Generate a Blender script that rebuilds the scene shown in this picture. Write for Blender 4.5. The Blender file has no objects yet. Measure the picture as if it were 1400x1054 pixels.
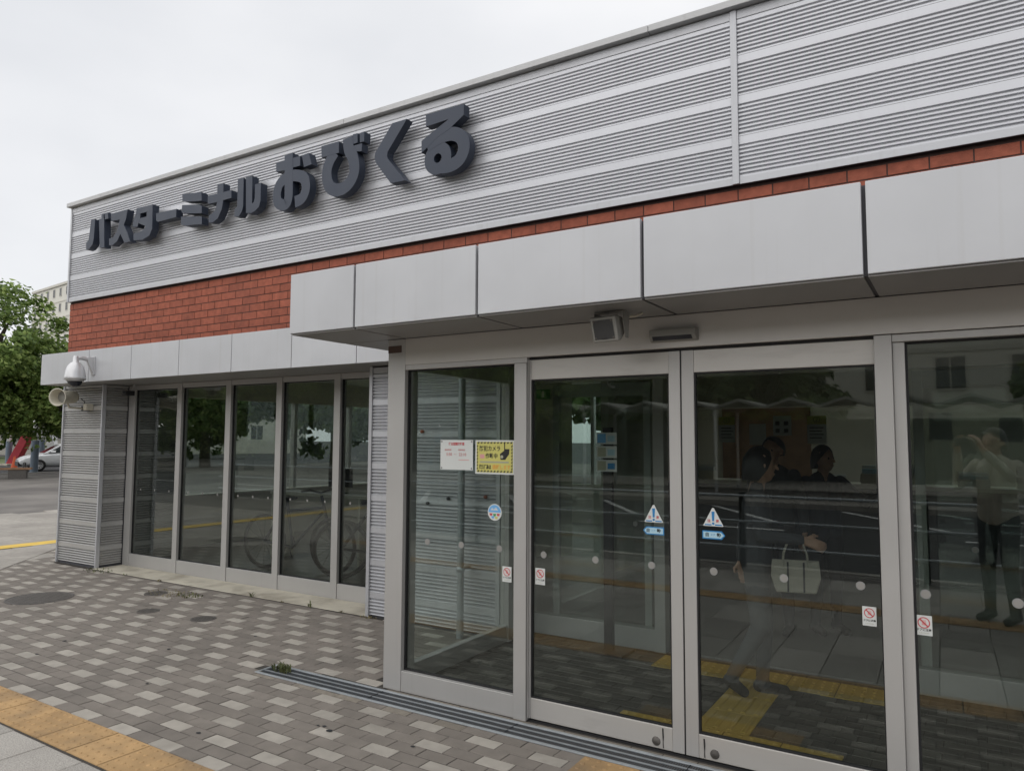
import bpy, bmesh, math, random
from mathutils import Vector, Matrix, Quaternion
random.seed(7)
SC = bpy.context.scene
COL = SC.collection
R = math.radians

# ------------------------------------------------------------------ camera
FPX, CW, CH = 1000.0, 1400.0, 1054.0          # focal length in photo pixels
EYE = Vector((0.0, 0.0, 1.6))
YAW, PITCH, ROLL = R(31.51), R(4.25), R(0.24)
FWD = Vector((-math.sin(YAW) * math.cos(PITCH), math.cos(YAW) * math.cos(PITCH), math.sin(PITCH)))
RGT = Vector((math.cos(YAW), math.sin(YAW), 0.0))
UPV = RGT.cross(FWD)
CR = RGT * math.cos(ROLL) + UPV * math.sin(ROLL)
CU = -RGT * math.sin(ROLL) + UPV * math.cos(ROLL)
cam_data = bpy.data.cameras.new('camera')
cam_data.sensor_width = 36.0
cam_data.lens = FPX / CW * 36.0
cam_data.clip_start = 0.05
cam_data.clip_end = 1000.0
cam = bpy.data.objects.new('camera', cam_data)
COL.objects.link(cam)
cam.matrix_world = Matrix(((CR.x, CU.x, -FWD.x, EYE.x), (CR.y, CU.y, -FWD.y, EYE.y), (CR.z, CU.z, -FWD.z, EYE.z), (0, 0, 0, 1)))
SC.camera = cam

# ------------------------------------------------------------------ world, sun, exposure
world = bpy.data.worlds.new('World')
SC.world = world
world.use_nodes = True
wn, wl = world.node_tree.nodes, world.node_tree.links
for n in list(wn):
    wn.remove(n)
SUN_EL, SUN_AZ = R(42), R(200)                 # azimuth measured from +y towards +x
sky = wn.new('ShaderNodeTexSky')
sky.sky_type = 'NISHITA'
sky.sun_disc = False
sky.sun_elevation = SUN_EL
sky.sun_rotation = SUN_AZ
skyv = wn.new('ShaderNodeVectorMath'); skyv.operation = 'SCALE'; skyv.inputs['Scale'].default_value = 0.08
wl.new(sky.outputs['Color'], skyv.inputs[0])
tc = wn.new('ShaderNodeTexCoord')
nz = wn.new('ShaderNodeTexNoise'); nz.inputs['Scale'].default_value = 1.6; nz.inputs['Detail'].default_value = 5.0
nz.inputs['Roughness'].default_value = 0.45
mp = wn.new('ShaderNodeMapping'); mp.inputs['Scale'].default_value = (1.0, 1.0, 2.2)
wl.new(tc.outputs['Generated'], mp.inputs['Vector']); wl.new(mp.outputs['Vector'], nz.inputs['Vector'])
cr = wn.new('ShaderNodeValToRGB')
cr.color_ramp.elements[0].position = 0.32; cr.color_ramp.elements[0].color = (0.66, 0.675, 0.705, 1)
cr.color_ramp.elements[1].position = 0.66; cr.color_ramp.elements[1].color = (0.88, 0.88, 0.89, 1)
wl.new(nz.outputs['Fac'], cr.inputs['Fac'])
mixw = wn.new('ShaderNodeMix'); mixw.data_type = 'RGBA'; mixw.inputs['Factor'].default_value = 0.9
wl.new(skyv.outputs['Vector'], mixw.inputs['A']); wl.new(cr.outputs['Color'], mixw.inputs['B'])
bgn = wn.new('ShaderNodeBackground'); bgn.inputs['Strength'].default_value = 1.0
wo = wn.new('ShaderNodeOutputWorld')
wl.new(mixw.outputs['Result'], bgn.inputs['Color']); wl.new(bgn.outputs['Background'], wo.inputs['Surface'])

sun_data = bpy.data.lights.new('sun', 'SUN')
sun_data.energy = 1.5
sun_data.angle = R(110)
sun_data.color = (1.0, 0.975, 0.94)
sun = bpy.data.objects.new('sun', sun_data)
COL.objects.link(sun)
sdir = Vector((math.sin(SUN_AZ) * math.cos(SUN_EL), math.cos(SUN_AZ) * math.cos(SUN_EL), math.sin(SUN_EL)))
sun.rotation_euler = sdir.to_track_quat('Z', 'Y').to_euler()

vs = SC.view_settings
vs.view_transform = 'Standard'; vs.look = 'None'; vs.exposure = 0.24; vs.gamma = 1.0; vs.use_curve_mapping = False
SC.render.engine = 'CYCLES'
cy = SC.cycles
cy.use_denoising = True
cy.max_bounces = 9; cy.diffuse_bounces = 4; cy.glossy_bounces = 5; cy.transmission_bounces = 8; cy.transparent_max_bounces = 24
cy.caustics_reflective = False; cy.caustics_refractive = False
cy.sample_clamp_indirect = 6.0

# ------------------------------------------------------------------ helpers
def project(p):
    d = Vector(p) - EYE
    z = d.dot(FWD)
    if z < 0.1:
        return None
    return (CW / 2 + FPX * d.dot(CR) / z, CH / 2 - FPX * d.dot(CU) / z, z)

def tag(o, label=None, cat=None, group=None, kind=None):
    if label: o['label'] = label
    if cat: o['category'] = cat
    if group: o['group'] = group
    if kind: o['kind'] = kind
    return o

def empty(name, loc=(0, 0, 0), rz=0.0, label=None, cat=None, group=None):
    o = bpy.data.objects.new(name, None)
    o.empty_display_size = 0.1
    COL.objects.link(o)
    o.location = loc
    o.rotation_euler = (0, 0, rz)
    return tag(o, label, cat, group)

class MB:
    """collects faces; build() links them as one mesh object"""
    def __init__(self):
        self.v, self.f, self.m, self.s = [], [], [], []
    def add(self, vs_, fs, mi=0, smooth=False):
        b = len(self.v)
        self.v += [tuple(q) for q in vs_]
        for f in fs:
            self.f.append([b + i for i in f]); self.m.append(mi); self.s.append(smooth)
        return self
    def box(self, x0, x1, y0, y1, z0, z1, mi=0):
        v = [(x0, y0, z0), (x1, y0, z0), (x1, y1, z0), (x0, y1, z0), (x0, y0, z1), (x1, y0, z1), (x1, y1, z1), (x0, y1, z1)]
        return self.add(v, [(0, 3, 2, 1), (4, 5, 6, 7), (0, 1, 5, 4), (1, 2, 6, 5), (2, 3, 7, 6), (3, 0, 4, 7)], mi)
    def obox(self, mat, sx, sy, sz, mi=0):
        """box of half sizes transformed by a matrix"""
        v = [mat @ Vector((a * sx, b * sy, c * sz)) for c in (-1, 1) for a, b in ((-1, -1), (1, -1), (1, 1), (-1, 1))]
        return self.add(v, [(0, 3, 2, 1), (4, 5, 6, 7), (0, 1, 5, 4), (1, 2, 6, 5), (2, 3, 7, 6), (3, 0, 4, 7)], mi)
    def tube(self, pts, rad, n=10, mi=0, smooth=True, cap=True):
        pts = [Vector(p) for p in pts]
        if not isinstance(rad, (list, tuple)):
            rad = [rad] * len(pts)
        rings, prev = [], None
        for i, p in enumerate(pts):
            t = (pts[min(i + 1, len(pts) - 1)] - pts[max(i - 1, 0)]).normalized()
            if prev is None:
                a = t.orthogonal().normalized()
            else:
                a = (prev - t * prev.dot(t))
                a = a.normalized() if a.length > 1e-6 else t.orthogonal().normalized()
            prev = a
            b = t.cross(a)
            rings.append([p + (a * math.cos(2 * math.pi * k / n) + b * math.sin(2 * math.pi * k / n)) * rad[i] for k in range(n)])
        v = [q for r_ in rings for q in r_]
        fs = []
        for i in range(len(rings) - 1):
            for k in range(n):
                k2 = (k + 1) % n
                fs.append((i * n + k, i * n + k2, (i + 1) * n + k2, (i + 1) * n + k))
        self.add(v, fs, mi, smooth)
        if cap:
            self.add(rings[0], [tuple(range(n - 1, -1, -1))], mi)
            self.add(rings[-1], [tuple(range(n))], mi)
        return self
    def lathe(self, prof, n=24, mat=Matrix(), mi=0, smooth=True):
        """prof: (radius, z) list, turned about local z"""
        v, fs = [], []
        for r_, z in prof:
            for k in range(n):
                a = 2 * math.pi * k / n
                v.append(mat @ Vector((r_ * math.cos(a), r_ * math.sin(a), z)))
        for i in range(len(prof) - 1):
            for k in range(n):
                k2 = (k + 1) % n
                fs.append((i * n + k, i * n + k2, (i + 1) * n + k2, (i + 1) * n + k))
        return self.add(v, fs, mi, smooth)
    def prism_xz(self, pts, y0, y1, mi=0):
        """polygon in x,z extruded from y0 (front) to y1"""
        n = len(pts)
        area = sum(pts[i][0] * pts[(i + 1) % n][1] - pts[(i + 1) % n][0] * pts[i][1] for i in range(n))
        if area < 0:
            pts = pts[::-1]
        v = [(x, y0, z) for x, z in pts] + [(x, y1, z) for x, z in pts]
        fs = [tuple(range(n)), tuple(range(2 * n - 1, n - 1, -1))]
        fs += [(i, i + n, (i + 1) % n + n, (i + 1) % n) for i in range(n)]
        return self.add(v, fs, mi)
    def build(self, name, mats, parent=None, bevel=0.0, segs=2, loc=None):
        me = bpy.data.meshes.new(name)
        me.from_pydata(self.v, [], self.f)
        if not isinstance(mats, (list, tuple)):
            mats = [mats]
        for m in mats:
            me.materials.append(m)
        me.polygons.foreach_set('material_index', self.m)
        me.polygons.foreach_set('use_smooth', self.s)
        me.update()
        o = bpy.data.objects.new(name, me)
        COL.objects.link(o)
        if parent: o.parent = parent
        if loc is not None: o.location = loc
        if bevel > 0:
            b = o.modifiers.new('bevel', 'BEVEL'); b.width = bevel; b.segments = segs; b.limit_method = 'ANGLE'; b.angle_limit = R(35)
        return o

def box(name, m, x0, x1, y0, y1, z0, z1, parent=None, bevel=0.0, segs=2):
    return MB().box(x0, x1, y0, y1, z0, z1).build(name, m, parent, bevel, segs)

def struct(o):
    o['kind'] = 'structure'
    return o

def copy_obj(o, parent=None, loc=None, rot=None):
    c = o.copy(); COL.objects.link(c)
    c.parent = parent
    if loc is not None: c.location = loc
    if rot is not None: c.rotation_euler = rot
    return c

def copy_tree(o, parent=None):
    c = o.copy(); COL.objects.link(c); c.parent = parent
    for ch in [q for q in list(bpy.data.objects) if q.parent == o]:
        copy_tree(ch, c)
    return c

# ------------------------------------------------------------------ materials
def mat(name, col, rough=0.6, metal=0.0, var=0.08, scale=6.0, bump=0.0, bscale=60.0, spec=0.5, spots=None, col2=None, coord='Object', detail=4.0, rvar=0.1, wpos=False):
    """procedural surface: base colour broken up by two noises, optional fine bump and stains"""
    m = bpy.data.materials.new(name); m.use_nodes = True
    nt = m.node_tree; N, L = nt.nodes, nt.links
    p = N['Principled BSDF']
    p.inputs['Roughness'].default_value = rough
    p.inputs['Metallic'].default_value = metal
    p.inputs['Specular IOR Level'].default_value = spec
    t = N.new('ShaderNodeTexCoord')
    if wpos:
        t = N.new('ShaderNodeNewGeometry'); coord = 'Position'
    n1 = N.new('ShaderNodeTexNoise'); n1.inputs['Scale'].default_value = scale; n1.inputs['Detail'].default_value = detail
    L.new(t.outputs[coord], n1.inputs['Vector'])
    ramp = N.new('ShaderNodeValToRGB')
    c2 = col2 if col2 else tuple(min(1, c * (1 + var)) for c in col)
    c1 = tuple(c * (1 - var) for c in col)
    ramp.color_ramp.elements[0].position = 0.3; ramp.color_ramp.elements[0].color = (*c1, 1)
    ramp.color_ramp.elements[1].position = 0.7; ramp.color_ramp.elements[1].color = (*c2, 1)
    L.new(n1.outputs['Fac'], ramp.inputs['Fac'])
    last = ramp.outputs['Color']
    # per-object tint so that alike pieces differ
    oi = N.new('ShaderNodeObjectInfo')
    hv = N.new('ShaderNodeMapRange'); hv.inputs['To Min'].default_value = 1 - var * 0.8; hv.inputs['To Max'].default_value = 1 + var * 0.8
    if wpos:          # pieces may share one mesh: vary by object and by loose piece alike
        ad = N.new('ShaderNodeMath'); ad.operation = 'ADD'; fc = N.new('ShaderNodeMath'); fc.operation = 'FRACT'
        L.new(oi.outputs['Random'], ad.inputs[0]); L.new(t.outputs['Random Per Island'], ad.inputs[1]); L.new(ad.outputs[0], fc.inputs[0])
        L.new(fc.outputs[0], hv.inputs['Value'])
    else:
        L.new(oi.outputs['Random'], hv.inputs['Value'])
    vm = N.new('ShaderNodeVectorMath'); vm.operation = 'SCALE'
    L.new(last, vm.inputs[0]); L.new(hv.outputs['Result'], vm.inputs['Scale'])
    last = vm.outputs['Vector']
    if spots:
        scol, sscale, lo, hi, amt = spots
        n2 = N.new('ShaderNodeTexNoise'); n2.inputs['Scale'].default_value = sscale; n2.inputs['Detail'].default_value = 6
        L.new(t.outputs[coord], n2.inputs['Vector'])
        mr = N.new('ShaderNodeMapRange'); mr.inputs['From Min'].default_value = lo; mr.inputs['From Max'].default_value = hi
        mr.inputs['To Max'].default_value = amt
        L.new(n2.outputs['Fac'], mr.inputs['Value'])
        mx = N.new('ShaderNodeMix'); mx.data_type = 'RGBA'
        L.new(mr.outputs['Result'], mx.inputs['Factor']); L.new(last, mx.inputs['A'])
        mx.inputs['B'].default_value = (*scol, 1)
        last = mx.outputs['Result']
    L.new(last, p.inputs['Base Color'])
    if rvar > 0:
        rr = N.new('ShaderNodeMapRange'); rr.inputs['To Min'].default_value = max(0.02, rough - rvar); rr.inputs['To Max'].default_value = min(1, rough + rvar)
        L.new(n1.outputs['Fac'], rr.inputs['Value']); L.new(rr.outputs['Result'], p.inputs['Roughness'])
    if bump > 0:
        n3 = N.new('ShaderNodeTexNoise'); n3.inputs['Scale'].default_value = bscale; n3.inputs['Detail'].default_value = 3
        L.new(t.outputs[coord], n3.inputs['Vector'])
        b = N.new('ShaderNodeBump'); b.inputs['Strength'].default_value = bump; b.inputs['Distance'].default_value = 0.01
        L.new(n3.outputs['Fac'], b.inputs['Height']); L.new(b.outputs['Normal'], p.inputs['Normal'])
    return m

def streak_metal(name, col, rough, metal, streak=0.06, sx=18.0, sz=0.7, dirt=(0.3, 0.29, 0.27), dirt_amt=0.25):
    """sheet metal with faint vertical run-off streaks and cloudy reflection"""
    m = bpy.data.materials.new(name); m.use_nodes = True
    nt = m.node_tree; N, L = nt.nodes, nt.links
    p = N['Principled BSDF']; p.inputs['Metallic'].default_value = metal
    t = N.new('ShaderNodeTexCoord')
    mpn = N.new('ShaderNodeMapping'); mpn.inputs['Scale'].default_value = (sx, sx, sz)
    L.new(t.outputs['Object'], mpn.inputs['Vector'])
    n1 = N.new('ShaderNodeTexNoise'); n1.inputs['Scale'].default_value = 1.0; n1.inputs['Detail'].default_value = 5
    L.new(mpn.outputs['Vector'], n1.inputs['Vector'])
    n2 = N.new('ShaderNodeTexNoise'); n2.inputs['Scale'].default_value = 2.3; n2.inputs['Detail'].default_value = 5
    L.new(t.outputs['Object'], n2.inputs['Vector'])
    a = N.new('ShaderNodeValToRGB')
    a.color_ramp.elements[0].position = 0.35; a.color_ramp.elements[0].color = (*[c * (1 - streak) for c in col], 1)
    a.color_ramp.elements[1].position = 0.65; a.color_ramp.elements[1].color = (*[min(1, c * (1 + streak)) for c in col], 1)
    L.new(n2.outputs['Fac'], a.inputs['Fac'])
    mr = N.new('ShaderNodeMapRange'); mr.inputs['From Min'].default_value = 0.56; mr.inputs['From Max'].default_value = 0.8; mr.inputs['To Max'].default_value = dirt_amt
    L.new(n1.outputs['Fac'], mr.inputs['Value'])
    mx = N.new('ShaderNodeMix'); mx.data_type = 'RGBA'
    L.new(mr.outputs['Result'], mx.inputs['Factor']); L.new(a.outputs['Color'], mx.inputs['A']); mx.inputs['B'].default_value = (*dirt, 1)
    oi = N.new('ShaderNodeObjectInfo')
    hv = N.new('ShaderNodeMapRange'); hv.inputs['To Min'].default_value = 0.97; hv.inputs['To Max'].default_value = 1.03
    L.new(oi.outputs['Random'], hv.inputs['Value'])
    vm = N.new('ShaderNodeVectorMath'); vm.operation = 'SCALE'
    L.new(mx.outputs['Result'], vm.inputs[0]); L.new(hv.outputs['Result'], vm.inputs['Scale'])
    L.new(vm.outputs['Vector'], p.inputs['Base Color'])
    rr = N.new('ShaderNodeMapRange'); rr.inputs['To Min'].default_value = rough - 0.06; rr.inputs['To Max'].default_value = rough + 0.1
    L.new(n2.outputs['Fac'], rr.inputs['Value']); L.new(rr.outputs['Result'], p.inputs['Roughness'])
    b = N.new('ShaderNodeBump'); b.inputs['Strength'].default_value = 0.04; b.inputs['Distance'].default_value = 0.02
    L.new(n2.outputs['Fac'], b.inputs['Height']); L.new(b.outputs['Normal'], p.inputs['Normal'])
    return m

def glass_mat(name, tint, f0=1.0, wav=0.0):
    m = bpy.data.materials.new(name); m.use_nodes = True
    nt = m.node_tree; N, L = nt.nodes, nt.links
    for n in list(N):
        if n.type != 'OUTPUT_MATERIAL': N.remove(n)
    out = [n for n in N if n.type == 'OUTPUT_MATERIAL'][0]
    tr = N.new('ShaderNodeBsdfTransparent'); tr.inputs['Color'].default_value = (*tint, 1)
    gl = N.new('ShaderNodeBsdfGlossy'); gl.inputs['Roughness'].default_value = 0.0; gl.inputs['Color'].default_value = (0.97, 1.0, 0.98, 1)
    fr = N.new('ShaderNodeFresnel')
    # a thin pane: rays leave through the back face at the angle they came in
    ge = N.new('ShaderNodeNewGeometry'); io = N.new('ShaderNodeMapRange')
    io.inputs['To Min'].default_value = 1.52; io.inputs['To Max'].default_value = 1 / 1.52
    L.new(ge.outputs['Backfacing'], io.inputs['Value']); L.new(io.outputs['Result'], fr.inputs['IOR'])
    mu = N.new('ShaderNodeMath'); mu.operation = 'MULTIPLY'; mu.inputs[1].default_value = f0; mu.use_clamp = True
    L.new(fr.outputs['Fac'], mu.inputs[0])
    mx = N.new('ShaderNodeMixShader')
    L.new(mu.outputs[0], mx.inputs['Fac']); L.new(tr.outputs[0], mx.inputs[1]); L.new(gl.outputs[0], mx.inputs[2])
    L.new(mx.outputs[0], out.inputs['Surface'])
    if wav > 0:
        t = N.new('ShaderNodeTexCoord')
        n = N.new('ShaderNodeTexNoise'); n.inputs['Scale'].default_value = 1.3; n.inputs['Detail'].default_value = 1
        L.new(t.outputs['Object'], n.inputs['Vector'])
        b = N.new('ShaderNodeBump'); b.inputs['Strength'].default_value = wav; b.inputs['Distance'].default_value = 0.01
        L.new(n.outputs['Fac'], b.inputs['Height']); L.new(b.outputs['Normal'], gl.inputs['Normal'])
    return m

M = {}
M['siding'] = streak_metal('siding_metal', (0.58, 0.585, 0.61), 0.46, 0.5, 0.03, 25, 0.6, (0.33, 0.33, 0.33), 0.12)
M['siding_pillar'] = streak_metal('siding_pillar_metal', (0.52, 0.515, 0.505), 0.40, 0.5, 0.04, 25, 0.6, (0.3, 0.29, 0.27), 0.18)
M['trim'] = streak_metal('trim_metal', (0.53, 0.535, 0.555), 0.48, 0.4, 0.03)
M['coping'] = streak_metal('coping_metal', (0.50, 0.50, 0.50), 0.5, 0.2, 0.04)
M['fascia'] = streak_metal('fascia_panel_metal', (0.545, 0.552, 0.57), 0.46, 0.22, 0.04, 22, 0.4, (0.38, 0.36, 0.32), 0.24)
M['fascia_back'] = mat('joint_sealant', (0.09, 0.09, 0.1), 0.8)
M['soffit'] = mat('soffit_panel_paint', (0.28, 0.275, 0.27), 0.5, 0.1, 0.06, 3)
M['alu'] = streak_metal('anodised_aluminium', (0.475, 0.465, 0.45), 0.42, 0.3, 0.025, 40, 0.5, (0.3, 0.28, 0.26), 0.16)
M['alu_door'] = streak_metal('door_aluminium', (0.54, 0.52, 0.49), 0.36, 0.3, 0.03, 3.0, 14.0, (0.22, 0.2, 0.19), 0.3)
M['header'] = streak_metal('header_panel_metal', (0.60, 0.575, 0.545), 0.36, 0.2, 0.03, 2.0, 2.0, (0.3, 0.28, 0.26), 0.1)
M['gasket'] = mat('black_gasket', (0.015, 0.015, 0.016), 0.7)
M['brick'] = mat('red_brick_tile', (0.355, 0.106, 0.064), 0.75, 0, 0.17, 18, 0.35, 260, 0.3, ((0.25, 0.085, 0.06), 1.4, 0.48, 0.7, 0.3), rvar=0.05, wpos=True)
M['mortar'] = mat('dark_mortar', (0.10, 0.06, 0.05), 0.9, 0, 0.15, 40)
M['letter'] = mat('letter_navy_paint', (0.034, 0.044, 0.068), 0.5, 0.1, 0.06, 5, 0, 60, 0.5)
M['glass'] = glass_mat('window_glass', (0.82, 0.855, 0.84), 1.5, 0.003)
M['glass_dark'] = glass_mat('tinted_window_glass', (0.68, 0.715, 0.70), 1.5, 0.005)
M['glass_clear'] = glass_mat('clear_glass', (0.92, 0.95, 0.935), 1.0)
M['paver_dark'] = mat('dark_paver', (0.225, 0.201, 0.176), 0.85, 0, 0.10, 9, 0.5, 320, 0.3, ((0.13, 0.118, 0.105), 1.7, 0.5, 0.72, 0.45), rvar=0.06, wpos=True)
M['paver_light'] = mat('light_paver', (0.405, 0.375, 0.33), 0.85, 0, 0.10, 11, 0.5, 320, 0.3, ((0.25, 0.23, 0.20), 2.3, 0.5, 0.7, 0.5), rvar=0.06, wpos=True)
M['paver_tan'] = mat('sandy_paver', (0.235, 0.21, 0.175), 0.88, 0, 0.16, 18, 0.5, 320, 0.3, rvar=0.05)
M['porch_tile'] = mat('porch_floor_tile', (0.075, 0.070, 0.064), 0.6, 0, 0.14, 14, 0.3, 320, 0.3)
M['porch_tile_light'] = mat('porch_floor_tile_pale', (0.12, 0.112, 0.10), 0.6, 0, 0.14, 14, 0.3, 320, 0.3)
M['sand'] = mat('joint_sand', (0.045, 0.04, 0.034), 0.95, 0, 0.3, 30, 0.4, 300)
M['tactile'] = mat('ochre_tactile_tile', (0.45, 0.29, 0.14), 0.8, 0, 0.12, 9, 0.35, 260, 0.3, ((0.22, 0.16, 0.10), 2.6, 0.48, 0.7, 0.7), rvar=0.06, wpos=True)
M['tactile_in'] = mat('yellow_tactile_sheet', (0.52, 0.35, 0.075), 0.6, 0, 0.08, 8, rvar=0.05)
M['granite'] = mat('granite_slab', (0.345, 0.325, 0.295), 0.75, 0, 0.34, 150, 0.25, 300, 0.4, ((0.26, 0.235, 0.215), 1.6, 0.48, 0.66, 0.5), detail=2, rvar=0.06, wpos=True)
M['plaza'] = mat('plaza_slab', (0.36, 0.335, 0.30), 0.85, 0, 0.12, 10, 0.3, 200, 0.3, ((0.24, 0.22, 0.20), 1.2, 0.5, 0.7, 0.6), rvar=0.06, wpos=True)
M['concrete'] = mat('apron_concrete', (0.52, 0.485, 0.40), 0.88, 0, 0.10, 5, 0.3, 160, 0.3, ((0.22, 0.19, 0.15), 3.4, 0.46, 0.68, 0.6), rvar=0.05, wpos=True)
M['asphalt'] = mat('asphalt', (0.062, 0.062, 0.064), 0.9, 0, 0.22, 7, 0.5, 240, 0.3, ((0.09, 0.088, 0.085), 0.7, 0.45, 0.7, 0.8), rvar=0.05)
M['yellow'] = mat('yellow_line_paint', (0.68, 0.46, 0.08), 0.75, 0, 0.12, 5)
M['galv'] = mat('galvanised_steel', (0.42, 0.45, 0.47), 0.45, 0.6, 0.10, 12)
M['pit'] = mat('drain_pit', (0.02, 0.022, 0.024), 0.9)
M['iron'] = mat('cast_iron', (0.125, 0.115, 0.105), 0.65, 0.4, 0.2, 20, 0.2, 120)
M['black'] = mat('black_plastic', (0.018, 0.018, 0.02), 0.45)
M['rail_black'] = mat('black_powdercoat', (0.014, 0.014, 0.015), 0.4)
M['cream'] = mat('cream_plastic', (0.58, 0.545, 0.45), 0.5, 0, 0.06, 8)
M['silver'] = mat('silver_paint', (0.60, 0.60, 0.61), 0.32, 0.45, 0.05, 8)
M['smoked'] = mat('smoked_dome', (0.02, 0.022, 0.03), 0.08, 0, 0.0, 4, rvar=0.0)
M['white'] = mat('white_paint', (0.74, 0.74, 0.73), 0.45, 0, 0.03, 5)
M['spk'] = mat('speaker_housing', (0.27, 0.265, 0.245), 0.5, 0.1, 0.05, 8)
M['spk_grille'] = mat('speaker_grille', (0.06, 0.06, 0.06), 0.6, 0.3, 0.1, 90)
M['brown'] = mat('rust_brown_plate', (0.075, 0.045, 0.035), 0.7)
M['trunk'] = mat('bark', (0.085, 0.07, 0.055), 0.9, 0, 0.25, 9, 0.6, 30)

# ================================================================== SETTING
GZ = -0.13
g = MB(); g.add([(-400, -400, GZ), (400, -400, GZ), (400, 400, GZ), (-400, 400, GZ)], [(0, 1, 2, 3)])
struct(g.build('ground', M['asphalt']))
M['plaza_far'] = mat('plaza_block_paving', (0.185, 0.172, 0.158), 0.85, 0, 0.16, 0.9, 0.3, 90, 0.3, ((0.11, 0.10, 0.095), 0.35, 0.45, 0.62, 0.75), rvar=0.06)
plaza = struct(box('plaza', M['plaza_far'], -36, 16, -2.3, 45, -0.4, -0.012))
kerb = struct(empty('kerb'))
kerb_m = MB().box(0, 0.99, -2.46, -2.302, -0.3, 0.0).build('kerb_stone', M['granite'], kerb, 0.012)
for i in range(-18, 14):
    c = kerb_m if i == -18 else copy_obj(kerb_m, kerb)
    c.location = (float(i), 0, 0)

# ---- paving pieces: ranked by how large they show, the largest as objects, the rest joined
PA = R(-1.15); PO = Vector((-3.996, 2.822)); PEX = Vector((math.cos(PA), math.sin(PA))); PEY = Vector((-math.sin(PA), math.cos(PA)))
PX, PY = 0.196, 0.0945
def paver_mesh(name, m):
    b = MB(); c = 0.018
    t = [(-.5, -.5), (.5, -.5), (.5, .5), (-.5, .5)]
    v = [(x, y, -1.0) for x, y in t] + [(x, y, -0.12) for x, y in t] + [(x * 0.985, y * 0.97, 0.0) for x, y in t]
    f = [(0, 1, 5, 4), (1, 2, 6, 5), (2, 3, 7, 6), (3, 0, 4, 7), (4, 5, 9, 8), (5, 6, 10, 9), (6, 7, 11, 10), (7, 4, 8, 11), (8, 9, 10, 11)]
    me = bpy.data.meshes.new(name); me.from_pydata(v, [], f); me.materials.append(m); me.update()
    return me, v, f
def lay_pieces(name, parent, pieces, mats, limit, rest_name, frame_only=True):
    """pieces: (cx, cy, sx, sy, angle, ztop, mat key, thickness)"""
    meshes = {k: paver_mesh(name, M[k]) for k in mats}
    ranked = []
    for pc in pieces:
        cx, cy, sx, sy, a, zt, mk, th = pc
        q = project((cx, cy, zt))
        s = -1.0
        if q and -60 < q[0] < CW + 60 and -60 < q[1] < CH + 60:
            s = sx * sy / (q[2] ** 3)
        ranked.append((s, pc))
    ranked.sort(key=lambda t: -t[0])
    rest = {k: MB() for k in mats}; cnt = 0
    allrest = MB()
    for s, (cx, cy, sx, sy, a, zt, mk, th) in ranked:
        me, v, f = meshes[mk]
        tilt = (random.uniform(-.003, .003), random.uniform(-.002, .002))
        if cnt < limit and s > 0:
            o = bpy.data.objects.new(name, me); COL.objects.link(o); o.parent = parent
            o.location = (cx, cy, zt); o.scale = (sx, sy, th); o.rotation_euler = (tilt[0], tilt[1], a); cnt += 1
        else:
            mw = Matrix.Translation((cx, cy, zt)) @ Matrix.Rotation(a, 4, 'Z') @ Matrix.Rotation(tilt[0], 4, 'X') @ Matrix.Diagonal((sx, sy, th, 1))
            allrest.add([mw @ Vector(p) for p in v], f, list(mats).index(mk))
    if allrest.v:
        o = allrest.build(rest_name, [M[k] for k in mats], parent)
        o['kind'] = 'stuff'
    return cnt

pav = struct(empty('pavement'))
def sheet(name, m, pts, z, parent=None):
    return MB().add([(x, y, z) for x, y in pts], [tuple(range(len(pts)))]).build(name, m, parent)
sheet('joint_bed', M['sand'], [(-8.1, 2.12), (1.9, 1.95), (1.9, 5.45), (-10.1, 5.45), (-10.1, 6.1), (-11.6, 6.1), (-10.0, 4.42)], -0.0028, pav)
pieces = []
for c in range(-4, 36):
    for i in range(-42, 34):
        u = (i + (0.5 if c % 2 else 0.0)) * PX; v = c * PY
        w = PO + PEX * u + PEY * v
        x, y = w
        if (x + 10.0) * 1.085 + (y - 4.44) * 1.05 < -0.12: continue
        if x > 1.8 or x < -11.6: continue
        light = (c % 2 == 0) and ((i + c // 2) % 2 == 0)
        y0, y1 = y - PY / 2, y + PY / 2
        x0, x1 = x - PX / 2, x + PX / 2
        if -4.26 < x and y1 > 3.482 and y0 < 3.692:      # drain
            if y < 3.58: y1 = 3.482
            else: y0 = 3.692
        if x > -3.36 and y1 > 3.70 and y0 < 3.84: 
            continue
        if x > -3.15 and y > 3.8:
            if y1 > 5.40 or x > 1.5: continue
        elif x > -3.36 and y > 3.68:
            if x0 > -3.3: continue
            x1 = min(x1, -3.26)
        if x <= -3.15 and x > -10.1 and y1 > 5.075: y1 = 5.075
        if x < -9.1 and x > -10.1 and y1 > 5.1: continue
        if y1 - y0 < 0.022 or x1 - x0 < 0.03: continue
        jx, jy = random.uniform(.004, .0065), random.uniform(.0045, .007)
        mk = 'paver_light' if light else 'paver_dark'
        if not light and x > -4.3 and 3.39 < y < 3.49 and random.random() < 0.6: mk = 'paver_tan'
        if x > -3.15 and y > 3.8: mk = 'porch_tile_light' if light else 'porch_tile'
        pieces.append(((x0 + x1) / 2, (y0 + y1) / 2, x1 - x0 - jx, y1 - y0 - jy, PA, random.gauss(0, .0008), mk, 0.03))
lay_pieces('paver', pav, pieces, ['paver_dark', 'paver_light', 'paver_tan', 'porch_tile', 'porch_tile_light'], 300, 'distant_pavers')
# small sandy stones between the drain and the door sill
x = -3.2
spl = []
while x < 1.8:
    w = random.uniform(.17, .2)
    spl.append((x + w / 2, 3.701, w - .005, 0.024, 0, 0.0, 'paver_tan', 0.03)); x += w
lay_pieces('threshold_stone', pav, spl, ['paver_tan'], 60, 'threshold_stones')

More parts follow.
